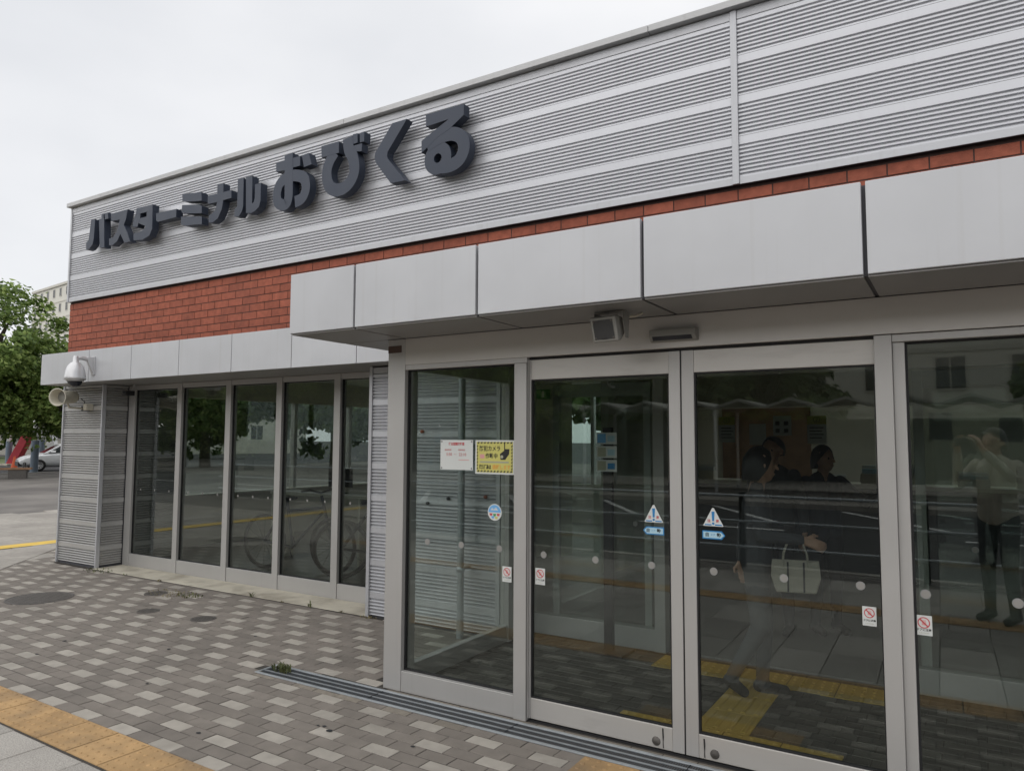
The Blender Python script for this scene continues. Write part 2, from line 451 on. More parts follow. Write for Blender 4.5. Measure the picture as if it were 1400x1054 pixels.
# ---- tactile strip along the pavement, with domes
def tactile_mesh(name, s, m, dome=0.0045, rows=6, bars=False):
    b = MB(); h = s / 2 - .0022
    b.box(-h, h, -h, h, -0.03, 0.0)
    n = rows; p = s / n
    if not bars:
        for i in range(n):
            for j in range(n):
                cx, cy, r_ = (i + .5) * p - s / 2, (j + .5) * p - s / 2, p * .22
                ring = [(cx + r_ * math.cos(k * math.pi / 3), cy + r_ * math.sin(k * math.pi / 3), 0.0002) for k in range(6)]
                top = [(cx + r_ * .55 * math.cos(k * math.pi / 3), cy + r_ * .55 * math.sin(k * math.pi / 3), dome) for k in range(6)]
                b.add(ring + top, [tuple(range(6, 12))] + [(k, (k + 1) % 6, 6 + (k + 1) % 6, 6 + k) for k in range(6)])
    else:
        for i in range(4):
            cx = (i + .5) * s / 4 - s / 2
            b.add([(cx - .016, -h * .9, .0002), (cx + .016, -h * .9, .0002), (cx + .016, h * .9, .0002), (cx - .016, h * .9, .0002),
                   (cx - .009, -h * .86, dome), (cx + .009, -h * .86, dome), (cx + .009, h * .86, dome), (cx - .009, h * .86, dome)],
                  [(4, 5, 6, 7), (0, 1, 5, 4), (1, 2, 6, 5), (2, 3, 7, 6), (3, 0, 4, 7)])
    me = bpy.data.meshes.new(name); me.from_pydata(b.v, [], b.f); me.materials.append(m); me.update()
    return me
tm = tactile_mesh('tactile_tile', 0.3, M['tactile'], 0.004, 5)
strip = struct(empty('tactile_paving'))
for k in range(-12, 22):
    w = PO + PEX * (-0.872 + 0.151 + 0.302 * k) + PEY * (-0.427 - 0.14)
    o = bpy.data.objects.new('tactile_tile', tm); COL.objects.link(o); o.parent = strip
    o.location = (w.x, w.y, 0.001 + random.uniform(-.0008, .0012)); o.rotation_euler = (0, 0, PA); o.scale = (1, 0.94, 1)
for k in range(-22, 20):
    o = bpy.data.objects.new('tactile_tile', tm); COL.objects.link(o); o.parent = strip
    o.location = (0.302 * k, -0.27, 0.001)
for k in range(3):                               # patch in front of the doors
    o = bpy.data.objects.new('tactile_tile', tm); COL.objects.link(o); o.parent = strip
    o.location = (-1.535 + 0.302 * k, 3.325, 0.0045); o.scale = (1, 0.98, 1)

# ---- granite slabs between tactile strip and kerb
gs = []
for i in range(-26, 18):
    for j in range(0, 7):
        w = PO + PEX * (-0.872 + 0.57 + 0.36 * i) + PEY * (-0.715 - 0.32 - 0.64 * j)
        if -0.75 < w.y < 0.2 or w.y < -1.95: continue
        gs.append((w.x, w.y, 0.356, 0.636, PA, random.uniform(-.001, .0012), 'granite', 0.04))
for i in range(-40, 26):
    gs.append((0.3 * i, 0.22, 0.296, 0.66, 0, -0.0005, 'granite', 0.04))
    gs.append((0.3 * i, -0.75, 0.296, 0.62, 0, -0.0005, 'granite', 0.04))
lay_pieces('granite_slab', pav, gs, ['granite'], 60, 'further_granite_slabs')

# ---- beige slabs of the plaza to the left of the building
ps = []
for i in range(-3, 12):
    for j in range(-4, 16):
        x = -10.2 - 0.62 * i + (0.31 if j % 2 else 0.0); y = 2.6 + 0.62 * j
        if (x + 10.0) * 1.085 + (y - 4.44) * 1.05 > -0.12: continue
        if -10.0 < x and y > 3: continue
        ps.append((x, y, 0.614, 0.614, 0, random.uniform(-.001, .002), 'plaza', 0.04))
lay_pieces('plaza_slab', plaza, ps, ['plaza'], 200, 'further_plaza_slabs')
# diagonal edging stones between the dark pavers and the plaza
dv = Vector((-1.05, 1.085)).normalized()
for k in range(-3, 5):
    p = Vector((-10.0, 4.44)) + dv * (0.62 * k)
    b = MB().obox(Matrix.Translation((p.x - .16, p.y - .155, -0.012)) @ Matrix.Rotation(math.atan2(dv.y, dv.x), 4, 'Z'), 0.306, 0.22, 0.018)
    b.build('edging_slab', M['plaza'], plaza, 0.003)
yl = struct(MB().add([(-12.2, -2, .008), (-11.85, -2, .008), (-11.75, 22, .008), (-12.1, 22, .008)], [(0, 1, 2, 3)]).build('yellow_line', M['yellow']))

# ================================================================== BUILDING
bld = empty('bus_terminal', (0, 0, 0), 0, 'low grey metal and red brick bus terminal with glazed entrance porch', 'building')
D = 3.715           # front of the porch frame
XR = 3.2            # right end of what is built of the front

# ---- brick band
wallb = box('wall', M['mortar'], -10.035, XR, 5.1335, 5.36, 2.5, 4.62, bld)
BL, BH = 0.2345, 0.0835
bm_ = {}
def brick_mesh(w, h):
    key = (round(w, 3), round(h, 3))
    if key not in bm_:
        b = MB(); e = 0.002
        b.add([(0, .014, 0), (w, .014, 0), (w, .014, h), (0, .014, h), (e, 0, e), (w - e, 0, e), (w - e, 0, h - e), (e, 0, h - e)],
              [(4, 5, 6, 7), (0, 1, 5, 4), (1, 2, 6, 5), (2, 3, 7, 6), (3, 0, 4, 7)])
        me = bpy.data.meshes.new('brick'); me.from_pydata(b.v, [], b.f); me.materials.append(M['brick']); me.update()
        bm_[key] = me
    return bm_[key]
def brick(x0, x1, z0, z1):
    o = bpy.data.objects.new('brick', brick_mesh(x1 - x0, z1 - z0)); COL.objects.link(o); o.parent = bld
    o.location = (x0, 5.129 + random.uniform(-.0012, .0012), z0)
for row in range(8):
    z1 = 3.366 - row * BH; z0 = z1 - BH + 0.006
    off = 0.0 if row % 2 == 0 else BL / 2
    x = -10.04 + (0.085 if row % 2 == 0 else 0.085 + BL / 2)
    x_end = XR if row < 2 else -3.2
    brick(-10.04, x - 0.006, z0, z1)
    while x < x_end:
        if row >= 1 and x > 1.2: break
        if x > 1.6: break
        brick(x, x + BL - 0.006, z0, z1)
        x += BL

# ---- corrugated siding
def siding_mesh(w, z0, flat, nribs, pitch, depth=0.014, prof_=None):
    """one cladding board: ribs then a flat band, front at local y = 0, width along x"""
    prof = [(0.0, z0)]
    z = z0
    for r_ in range(nribs):
        for (dy, dz) in prof_ or ((0.0, 0.38), (0.1, 0.42), (0.9, 0.64), (1.0, 0.68), (1.0, 0.78), (0.9, 0.82), (0.1, 0.95), (0.0, 0.985)):
            prof.append((dy * depth, z + dz * pitch))
        z += pitch
    prof.append((0.0, z)); prof.append((0.0, z + flat - 0.002)); prof.append((0.005, z + flat))
    n = len(prof)
    v = [(0, y, zz) for y, zz in prof] + [(w, y, zz) for y, zz in prof]
    f = [(i, n + i, n + i + 1, i + 1) for i in range(n - 1)]
    return v, f
def siding_panel(w, zb, flat, nribs, pitch, m, loc, rz=0.0, name='siding_panel', depth=0.014, prof_=None):
    v, f = siding_mesh(w, zb, flat, nribs, pitch, depth, prof_)
    return_o = MB().add(v, f).build(name, m, bld)
    return_o.location = loc; return_o.rotation_euler = (0, 0, rz)
    return return_o
CY = 5.09
for (xa, xb) in ((-10.0, -1.305), (-1.258, XR)):
    for k in range(4):
        zb = 3.440 + k * 0.2935
        siding_panel(xb - xa, zb, 0.060 if k < 3 else 0.055, 8, 0.02915, M['siding'], (xa, CY, 0))
    box('base_trim', M['trim'], xa, xb, CY - .004, CY + .03, 3.388, 3.4395, bld, 0.002)
    box('cap_trim', M['trim'], xa, xb, CY - .006, CY + .03, 4.586, 4.652, bld, 0.002)
box('joint_trim', M['trim'], -1.3045, -1.2585, CY - .016, CY + .03, 3.3885, 4.652, bld, 0.003)
box('corner_trim', M['trim'], -10.035, -10.001, CY - .012, CY + .05, 3.386, 4.652, bld, 0.002)
box('side_wall', M['siding'], -10.034, -9.99, CY + .051, 12.9, 3.386, 4.652, bld)
box('drip_flashing', M['gasket'], -10.03, XR, CY + .0, CY + .05, 3.3865, 3.3878, bld)
xs = [-10.06, -9.25, -5.02, -1.9, XR]
for a, b in zip(xs[:-1], xs[1:]):
    box('coping', M['coping'], a + .0015, b - .0015, 5.03, 5.5, 4.658, 4.712, bld, 0.004)

# ---- low fascia over the left windows
FZ0, FZ1 = 2.271, 2.655
FJ = [-9.95, -8.872, -8.003, -7.124, -6.258, -5.385, -4.553, -3.7, -3.24]
for a, b in zip(FJ[:-1], FJ[1:]):
    box('fascia_panel', M['fascia'], a + .004, b - .004, 4.78, 4.81, FZ0, FZ1, bld, 0.003)
box('fascia_panel', M['fascia'], -9.976, -9.948, 4.782, 5.45, FZ0, FZ1, bld, 0.003)
box('fascia_core', M['fascia_back'], -9.93, -3.26, 4.811, 5.128, FZ0 + .02, FZ1 - .004, bld)
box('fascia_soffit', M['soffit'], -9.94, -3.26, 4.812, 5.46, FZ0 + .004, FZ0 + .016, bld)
box('wall_stub', M['mortar'], -10.03, -9.2, 5.2, 5.44, 2.29, 2.52, bld)

# ---- porch canopy
CYF = 3.225
CJ = [-3.655, -3.098, -2.204, -1.259, -0.306, 0.64, 1.585, 2.53, XR]
gapw = [.006, .007, .008, .009, .010, .010, .010, .01]
for i, (a, b) in enumerate(zip(CJ[:-1], CJ[1:])):
    w = 0.0085
    box('canopy_fascia_panel', M['fascia'], a + (w if i else 0), b - w, CYF, CYF + .03, 2.272, 2.655, bld, 0.003)
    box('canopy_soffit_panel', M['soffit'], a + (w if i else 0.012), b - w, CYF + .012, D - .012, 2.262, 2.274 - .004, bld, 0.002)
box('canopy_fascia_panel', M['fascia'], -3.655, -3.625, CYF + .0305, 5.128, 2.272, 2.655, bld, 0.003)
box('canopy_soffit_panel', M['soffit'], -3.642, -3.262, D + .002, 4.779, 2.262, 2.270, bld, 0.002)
box('canopy_core', M['fascia_back'], -3.62, XR, CYF + .031, 5.128, 2.2705, 2.648, bld)

# ---- porch frame
def alu(name, x0, x1, y0, y1, z0, z1, m='alu', bev=0.003):
    return box(name, M[m], x0, x1, y0, y1, z0, z1, bld, bev)
YB = D + .10
alu('corner_post', -3.248, -3.104, D, D + .14, 0.0, 2.2615)
alu('kick_rail', -3.1035, -2.2605, D + .004, D + .075, 0.0, 0.128)
alu('mullion', -2.26, -2.176, D - .004, YB, 0.0, 2.0545)
alu('head_rail', -3.1035, -2.176, D + .003, YB, 2.055, 2.088)
alu('jamb', -0.328, -0.255, D - .004, YB, 0.0, 2.0845)
alu('jamb_cover', -0.2545, -0.205, D + .018, YB, 0.0, 2.05)
alu('head_rail', -0.2545, 1.3, D + .003, YB, 2.0505, 2.0845)
alu('kick_rail', -0.2045, 1.3, D + .004, D + .075, 0.0, 0.128)
alu('mullion', 1.301, 1.385, D - .004, YB, 0.0, 2.0845)
alu('header_panel', -3.1035, XR, D + .001, D + .05, 2.0885, 2.2615, 'header', 0.002)
alu('door_track_cover', -2.175, -0.3285, D + .052, D + .12, 2.078, 2.26, 'header')
box('track_shadow_gap', M['gasket'], -2.175, -0.329, D + .03, D + .051, 2.0745, 2.0884, bld)
box('cover_plate', M['brown'], -3.246, -3.135, D - .0035, D - .0005, 2.172, 2.218, bld)
def pane(name, x0, x1, y, z0, z1, gl='glass', parent=None):
    o = box(name, M[gl], x0, x1, y - .004, y + .004, z0, z1, parent or bld)
    return o
# gaskets show as thin dark lines round every pane
def gasket(x0, x1, y, z0, z1, parent=None, t=0.009, d=0.012):
    b = MB()
    b.box(x0, x0 + t, y - d, y + d, z0, z1); b.box(x1 - t, x1, y - d, y + d, z0, z1)
    b.box(x0 + t, x1 - t, y - d, y + d, z0, z0 + t); b.box(x0 + t, x1 - t, y - d, y + d, z1 - t, z1)
    return b.build('gasket', M['gasket'], parent or bld)
dot_m = mat('frosted_dot', (0.29, 0.28, 0.26), 0.6, 0, 0.03)
dot_edge = mat('dot_rim', (0.27, 0.27, 0.265), 0.6, 0, 0.03)
def dots(parent, xs_, y, z, r_):
    for x in xs_:
        b = MB()
        for rr, yy, mi in ((r_, y, 1), (r_ * .78, y - .0012, 0)):
            ring = [(x + rr * math.cos(k * math.pi / 9), yy, z + rr * math.sin(k * math.pi / 9)) for k in range(18)]
            b.add(ring, [tuple(range(18))], mi)
        b.build('marker_dot', [dot_m, dot_edge], parent)
p1 = pane('window_pane', -3.1, -2.262, D + .045, 0.12, 2.06)
gasket(-3.1035, -2.2605, D + .045, 0.1285, 2.0545, p1)
dots(p1, [-2.93, -2.665, -2.385], D + .0385, 0.95, 0.021)
p2 = pane('window_pane', -0.2, 1.3, D + .045, 0.12, 2.055)
gasket(-0.2045, 1.3, D + .045, 0.1285, 2.05, p2)
dots(p2, [-0.158, 0.178, 0.52], D + .0385, 0.93, 0.021)
# sliding leaves
def door_leaf(x0, x1, stile_l, stile_r, dx, bolt_x):
    y0, y1 = D + .022, D + .062
    leaf = empty('sliding_door'); leaf.parent = bld
    MB().box(x0, x0 + stile_l, y0, y1, 0.012, 2.073).build('stile', M['alu'], leaf, 0.003)
    MB().box(x1 - stile_r, x1, y0, y1, 0.012, 2.073).build('stile', M['alu'], leaf, 0.003)
    MB().box(x0 + stile_l, x1 - stile_r, y0 + .002, y1, 1.955, 2.072).build('top_rail', M['alu_door'], leaf, 0.003)
    br = MB().box(x0 + stile_l, x1 - stile_r, y0 + .002, y1, 0.012, 0.128).build('bottom_rail', M['alu_door'], leaf, 0.003)
    gp = pane('glass', x0 + stile_l, x1 - stile_r, (y0 + y1) / 2, 0.128, 1.955, 'glass', leaf)
    gasket(x0 + stile_l, x1 - stile_r, (y0 + y1) / 2, 0.128, 1.955, gp, 0.008)
    dots(gp, dx, (y0 + y1) / 2 - .007, 0.94, 0.02)
    b = MB()
    b.lathe([(0.0, 0.006), (0.011, 0.006), (0.013, 0.004), (0.020, 0.005), (0.023, 0.001), (0.023, -0.002)], 20,
            Matrix.Translation((bolt_x, y0 + .001, 0.047)) @ Matrix.Rotation(R(90), 4, 'X'))
    b.build('floor_bolt', M['iron'], leaf)
    return leaf
door_leaf(-2.20, -1.254, 0.04, 0.062, [-2.08, -1.752, -1.425], -1.405)
door_leaf(-1.246, -0.315, 0.066, 0.012, [-1.094, -0.754, -0.418], -1.100)
box('meeting_seal', M['gasket'], -1.2535, -1.2465, D + .03, D + .06, 0.012, 2.073, bld)
box('floor_track', M['gasket'], -2.176, -0.3285, D + .02, D + .07, -0.005, 0.006, bld)
for k in range(3):
    box('door_guard_bead', M['alu'], -2.172 + .004, -2.166, D + .0, D + .02, 0.02, 2.07, bld) if k == 0 else None

# porch side wall (left), glazed
SX = -3.17
alu('side_sill', SX - .03, SX + .03, D + .141, 5.06, 0.0, 0.125)
alu('side_head', SX - .03, SX + .03, D + .141, 5.06, 2.06, 2.26)
alu('back_post', SX - .035, SX + .045, 5.061, 5.14, 0.0, 2.26)
sp = box('window_pane', M['glass_clear'], SX - .004, SX + .004, D + .142, 5.06, 0.12, 2.065, bld)
# porch ceiling and right side
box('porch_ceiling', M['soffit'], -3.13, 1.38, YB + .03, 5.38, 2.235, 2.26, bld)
box('porch_side_wall', M['siding_pillar'], 1.39, 1.45, D + .1, 5.4, 0.0, 2.26, bld)

# inner doorway, its leaves slid open
IY = 5.42
alu('inner_mullion', -2.04, -1.955, IY, IY + .1, 0.0, 2.08)
alu('inner_mullion', -0.42, -0.335, IY, IY + .1, 0.0, 2.08)
alu('inner_header', -3.13, 1.38, IY + .002, IY + .1, 2.0805, 2.26, 'header')
alu('inner_kick_rail', -3.13, -2.0405, IY + .01, IY + .09, 0.0, 0.16)
alu('inner_kick_rail', -0.3345, 1.38, IY + .01, IY + .09, 0.0, 0.16)
alu('inner_mullion', -3.21, -3.131, IY, IY + .1, 0.0, 2.26)
ip = pane('inner_pane', -3.13, -2.041, IY + .03, 0.16, 2.08, 'glass_clear')
ip2 = pane('inner_pane', -0.334, 1.38, IY + .03, 0.16, 2.08, 'glass_clear')
dots(ip, [-2.6, -2.2], IY + .024, 0.95, 0.02); dots(ip2, [0.05, 0.38], IY + .024, 0.93, 0.02)
for xa, xb in ((-2.98, -2.10), (-0.27, 0.62)):
    lf = empty('inner_sliding_door'); lf.parent = bld
    for a, b in ((xa, xa + .06), (xb - .06, xb)):
        MB().box(a, b, IY + .11, IY + .15, 0.01, 2.07).build('stile', M['alu'], lf, 0.003)
    for za, zb_ in ((0.01, .15), (1.96, 2.07)):
        MB().box(xa + .06, xb - .06, IY + .112, IY + .148, za, zb_).build('rail', M['alu'], lf, 0.003)
    pane('glass', xa + .06, xb - .06, IY + .13, .15, 1.96, 'glass_clear', lf)

# ---- left window front
GY = 5.45
alu('window_stile', -9.132, -9.0, GY, GY + .08, 0.0, 2.272)
mull = [(-8.112, -8.026), (-7.202, -7.113), (-6.353, -6.266), (-5.486, -5.398)]
for a, b in mull:
    alu('mullion', a, b, GY - .004, GY + .09, 0.0, 2.272)
edges = [-9.0] + [q for ab in mull for q in ab] + [-4.62]
for k in range(5):
    a, b = edges[2 * k] + .0005, edges[2 * k + 1] - .0005
    alu('kick_panel', a, b, GY + .004, GY + .06, 0.0, 0.154)
    alu('head_rail', a, b, GY + .004, GY + .06, 2.215, 2.272)
    pp = pane('window_pane', a, b, GY + .04, 0.154, 2.215, 'glass_dark')
    gasket(a, b, GY + .04, 0.1545, 2.2145, pp, 0.008)
    dots(pp, [a + (b - a) * t for t in (.17, .5, .83)], GY + .033, 0.958, 0.013)
box('apron', M['concrete'], -9.13, -4.66, 5.078, 5.449, -0.05, 0.006, bld, 0.004)

# ---- corrugated pillar at the far corner and wall beside the porch
def corr_wall(x0, y0, length, rz, phase, m, ztop=2.27, zbot=0.012):
    """boards with a flat band centred on phase + k * 0.29"""
    p = 0.0300
    z = phase - 0.025 - 8 * p + 0.0
    k = 0
    while z < ztop - .02:
        nr, zb = 8, z
        while zb < zbot: zb += p; nr -= 1
        top = z + 8 * p + 0.05
        if nr > 0:
            fl = 0.05
            while zb + nr * p > ztop: nr -= 1; fl = ztop - (zb + nr * p)
            if top > ztop and nr == 8: fl = max(.004, ztop - (zb + nr * p))
            siding_panel(length, zb, fl, nr, p, m, (x0, y0, 0), rz, depth=0.0185, prof_=((0.0, 0.11), (0.1, 0.17), (0.9, 0.47), (1.0, 0.52), (1.0, 0.62), (0.9, 0.67), (0.1, 0.88), (0.0, 0.93)))
        z += 0.29
        k += 1
corr_wall(-10.035, 5.122, 0.88, 0.0, 0.24, M['siding_pillar'])
corr_wall(-9.138, 5.16, 0.28, R(90), 0.24, M['siding_pillar'])
corr_wall(-9.138, 5.56, 0.62, R(90), 0.24, M['siding_pillar'])
alu('pillar_inner_trim', -9.16, -9.125, 6.181, 6.22, 0.0, 2.27, 'trim')
alu('pillar_corner_trim', -9.153, -9.128, 5.108, 5.158, 0.006, 2.27, 'trim')
alu('pillar_corner_trim', -10.062, -10.036, 5.108, 5.16, 0.006, 2.27, 'trim')
box('pillar_core', M['fascia_back'], -10.05, -9.157, 5.14, 6.2, -0.02, 2.268, bld)
box('pillar_side', M['siding_pillar'], -10.06, -10.051, 5.161, 6.2, 0.0, 2.268, bld)
corr_wall(-4.622, 5.082, 1.36, 0.0, 0.20, M['siding'], 2.2)
box('wall_head_trim', M['trim'], -4.622, -3.262, 5.08, 5.1, 2.205, 2.26, bld, .002)
alu('wall_corner_trim', -4.66, -4.623, 5.07, 5.46, 0.0, 2.27, 'trim')
alu('wall_corner_trim', -3.2615, -3.22, 5.07, 5.13, 0.0, 2.26, 'trim')
box('wall_core', M['fascia_back'], -4.62, -3.23, 5.104, 5.41, -0.02, 2.262, bld)
# downpipe in front of the corrugated wall
dp = MB().tube([(-3.52, 4.95, 0.0), (-3.52, 4.95, 2.262)], 0.03, 14)
dpo = dp.build('downpipe', M['galv'], bld)
for z in (0.55, 1.55):
    MB().lathe([(0.031, -.02), (0.036, -.018), (0.036, .018), (0.031, .02)], 14, Matrix.Translation((-3.52, 4.95, z))).build('pipe_clamp', M['galv'], dpo)
    MB().box(-3.528, -3.512, 4.975, 5.08, z - .012, z + .012).build('pipe_clamp', M['galv'], dpo)
# little tags and bolts left on the corrugated wall
for x, z, c in ((-3.74, 1.10, 'black'), (-3.36, 1.13, 'brick'), (-4.03, 1.67, 'brick'), (-3.96, 1.05, 'black')):
    MB().lathe([(0.0, 0.02), (0.014, 0.018), (0.016, 0.0)], 10, Matrix.Translation((x, 5.078, z)) @ Matrix.Rotation(R(90), 4, 'X')).build('wall_fixing', M[c], bld)

# ---- hall behind the glass
M['hall_wall'] = mat('hall_wall_paint', (0.70, 0.66, 0.56), 0.7, 0, 0.04, 3)
M['hall_floor'] = mat('hall_floor_tile', (0.20, 0.19, 0.175), 0.35, 0, 0.10, 2.5)
M['hall_ceil'] = mat('hall_ceiling', (0.75, 0.75, 0.72), 0.8, 0, 0.04, 3)
M['wood'] = mat('wood_panel', (0.23, 0.13, 0.07), 0.5, 0, 0.2, 7)
M['counter'] = mat('counter_white', (0.72, 0.68, 0.58), 0.4, 0, 0.03, 4)
M['dark_board'] = mat('dark_counter_front', (0.10, 0.10, 0.105), 0.5, 0, 0.06, 4)
box('hall_floor', M['hall_floor'], -10.0, 8.0, 5.53, 13.0, -0.06, 0.0, bld)
RLX0, RLX1, RLY0, RLY1 = -3.0, 3.4, 9.75, 11.0  # unseen opening added through ceiling and roof to brighten the hall counter
for nm, mm_, z0, z1 in (('hall_ceiling', 'hall_ceil', 2.62, 2.68), ('roof', 'fascia_back', 4.5, 4.6)):
    xl = -9.98
    box(nm, M[mm_], xl, RLX0, 5.47, 12.9, z0, z1, bld); box(nm, M[mm_], RLX1, 8.0, 5.47, 12.9, z0, z1, bld)
    box(nm, M[mm_], RLX0, RLX1, 5.47, RLY0, z0, z1, bld); box(nm, M[mm_], RLX0, RLX1, RLY1, 12.9, z0, z1, bld)
for a in ((RLX0 - .03, RLX0, RLY0, RLY1), (RLX1, RLX1 + .03, RLY0, RLY1), (RLX0 - .03, RLX1 + .03, RLY0 - .03, RLY0), (RLX0 - .03, RLX1 + .03, RLY1, RLY1 + .03)):
    box('added_skylight_shaft', M['hall_ceil'], *a, 2.685, 4.495, bld)
box('added_skylight', M['glass_clear'], RLX0 - .1, RLX1 + .1, RLY0 - .1, RLY1 + .1, 4.61, 4.62, bld)  # pane over the added opening, lets sky light down the shaft
box('hall_bulkhead', M['hall_wall'], -4.6, 8.0, 5.53, 5.56, 2.261, 2.62, bld)
box('hall_bulkhead', M['hall_wall'], -9.98, -4.6, 5.53, 5.56, 2.275, 2.62, bld)
box('hall_end_sill', M['hall_wall'], -10.0, -9.9, 6.22, 13.0, 0.0, 0.76, bld)
box('hall_end_head', M['hall_wall'], -10.0, -9.9, 6.22, 13.0, 2.22, 2.62, bld)
for k in range(6):
    y = 6.22 + k * 1.342
    alu('end_window_mullion', -10.0, -9.9, y, y + .07, 0.7605, 2.2195)
    if k < 5:
        box('end_window_pane', M['glass_clear'], -9.955, -9.945, y + .07, y + 1.342, 0.76, 2.22, bld)
box('end_window_ledge', M['counter'], -9.899, -9.72, 6.25, 12.9, 0.74, 0.77, bld, .004)
box('hall_end_wall', M['hall_wall'], 7.9, 8.0, 3.9, 13.0, 0.0, 2.62, bld)
box('hall_back_wall', M['hall_wall'], -3.6, 7.9, 12.9, 13.0, 0.0, 2.62, bld)
box('hall_back_sill', M['hall_wall'], -9.9, -3.6, 12.9, 13.0, 0.0, 0.75, bld)
for k in range(6):
    x = -9.9 + k * 1.26
    alu('back_window_mullion', x, x + .07, 12.9, 13.0, 0.751, 2.619)
    if k < 5: pane('back_window_pane', x + .07, x + 1.26, 12.95, 0.75, 2.62, 'glass_clear')
box('hall_partition', M['hall_wall'], -3.75, -3.65, 8.2, 12.9, 0.0, 2.62, bld)
box('hall_front_wall', M['hall_wall'], 1.46, 3.4, 5.3, 5.42, 0.0, 2.26, bld)
for k in range(4):                                         # more shop-front glass beyond the right of the view
    x = 3.4 + k * 1.15
    pane('window_pane', x + .06, x + 1.15, 5.36, 0.0, 2.26, 'glass_clear')
    alu('mullion', x, x + .06, 5.3, 5.42, 0.0, 2.26)

# chewing-gum marks and a scuffed patch on the paving
for i, (x, y, r_) in enumerate(((-3.02, 3.02, .018), (-3.09, 3.05, .011), (-3.13, 3.04, .008), (-3.6, 2.62, .012), (-5.2, 3.5, .014), (-2.5, 3.1, .01), (-4.6, 2.95, .011), (-6.1, 3.2, .016), (-4.95, 4.1, .013), (-5.9, 2.9, .012))):
    rng = random.Random(i)
    MB().add([(x + r_ * (1.4 if i % 2 else 1.1) * math.cos(k * .7) * rng.uniform(.8, 1.1), y + r_ * math.sin(k * .7) * rng.uniform(.8, 1.1), .0035) for k in range(9)], [tuple(range(9))]).build('gum_mark', M['pit'], pav)

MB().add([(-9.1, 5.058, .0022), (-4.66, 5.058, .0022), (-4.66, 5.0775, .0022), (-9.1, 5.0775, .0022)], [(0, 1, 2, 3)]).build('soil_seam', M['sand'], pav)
MB().add([(-10.05, 5.085, .0022), (-9.14, 5.085, .0022), (-9.14, 5.12, .0022), (-10.05, 5.12, .0022)], [(0, 1, 2, 3)]).build('soil_seam', M['sand'], pav)

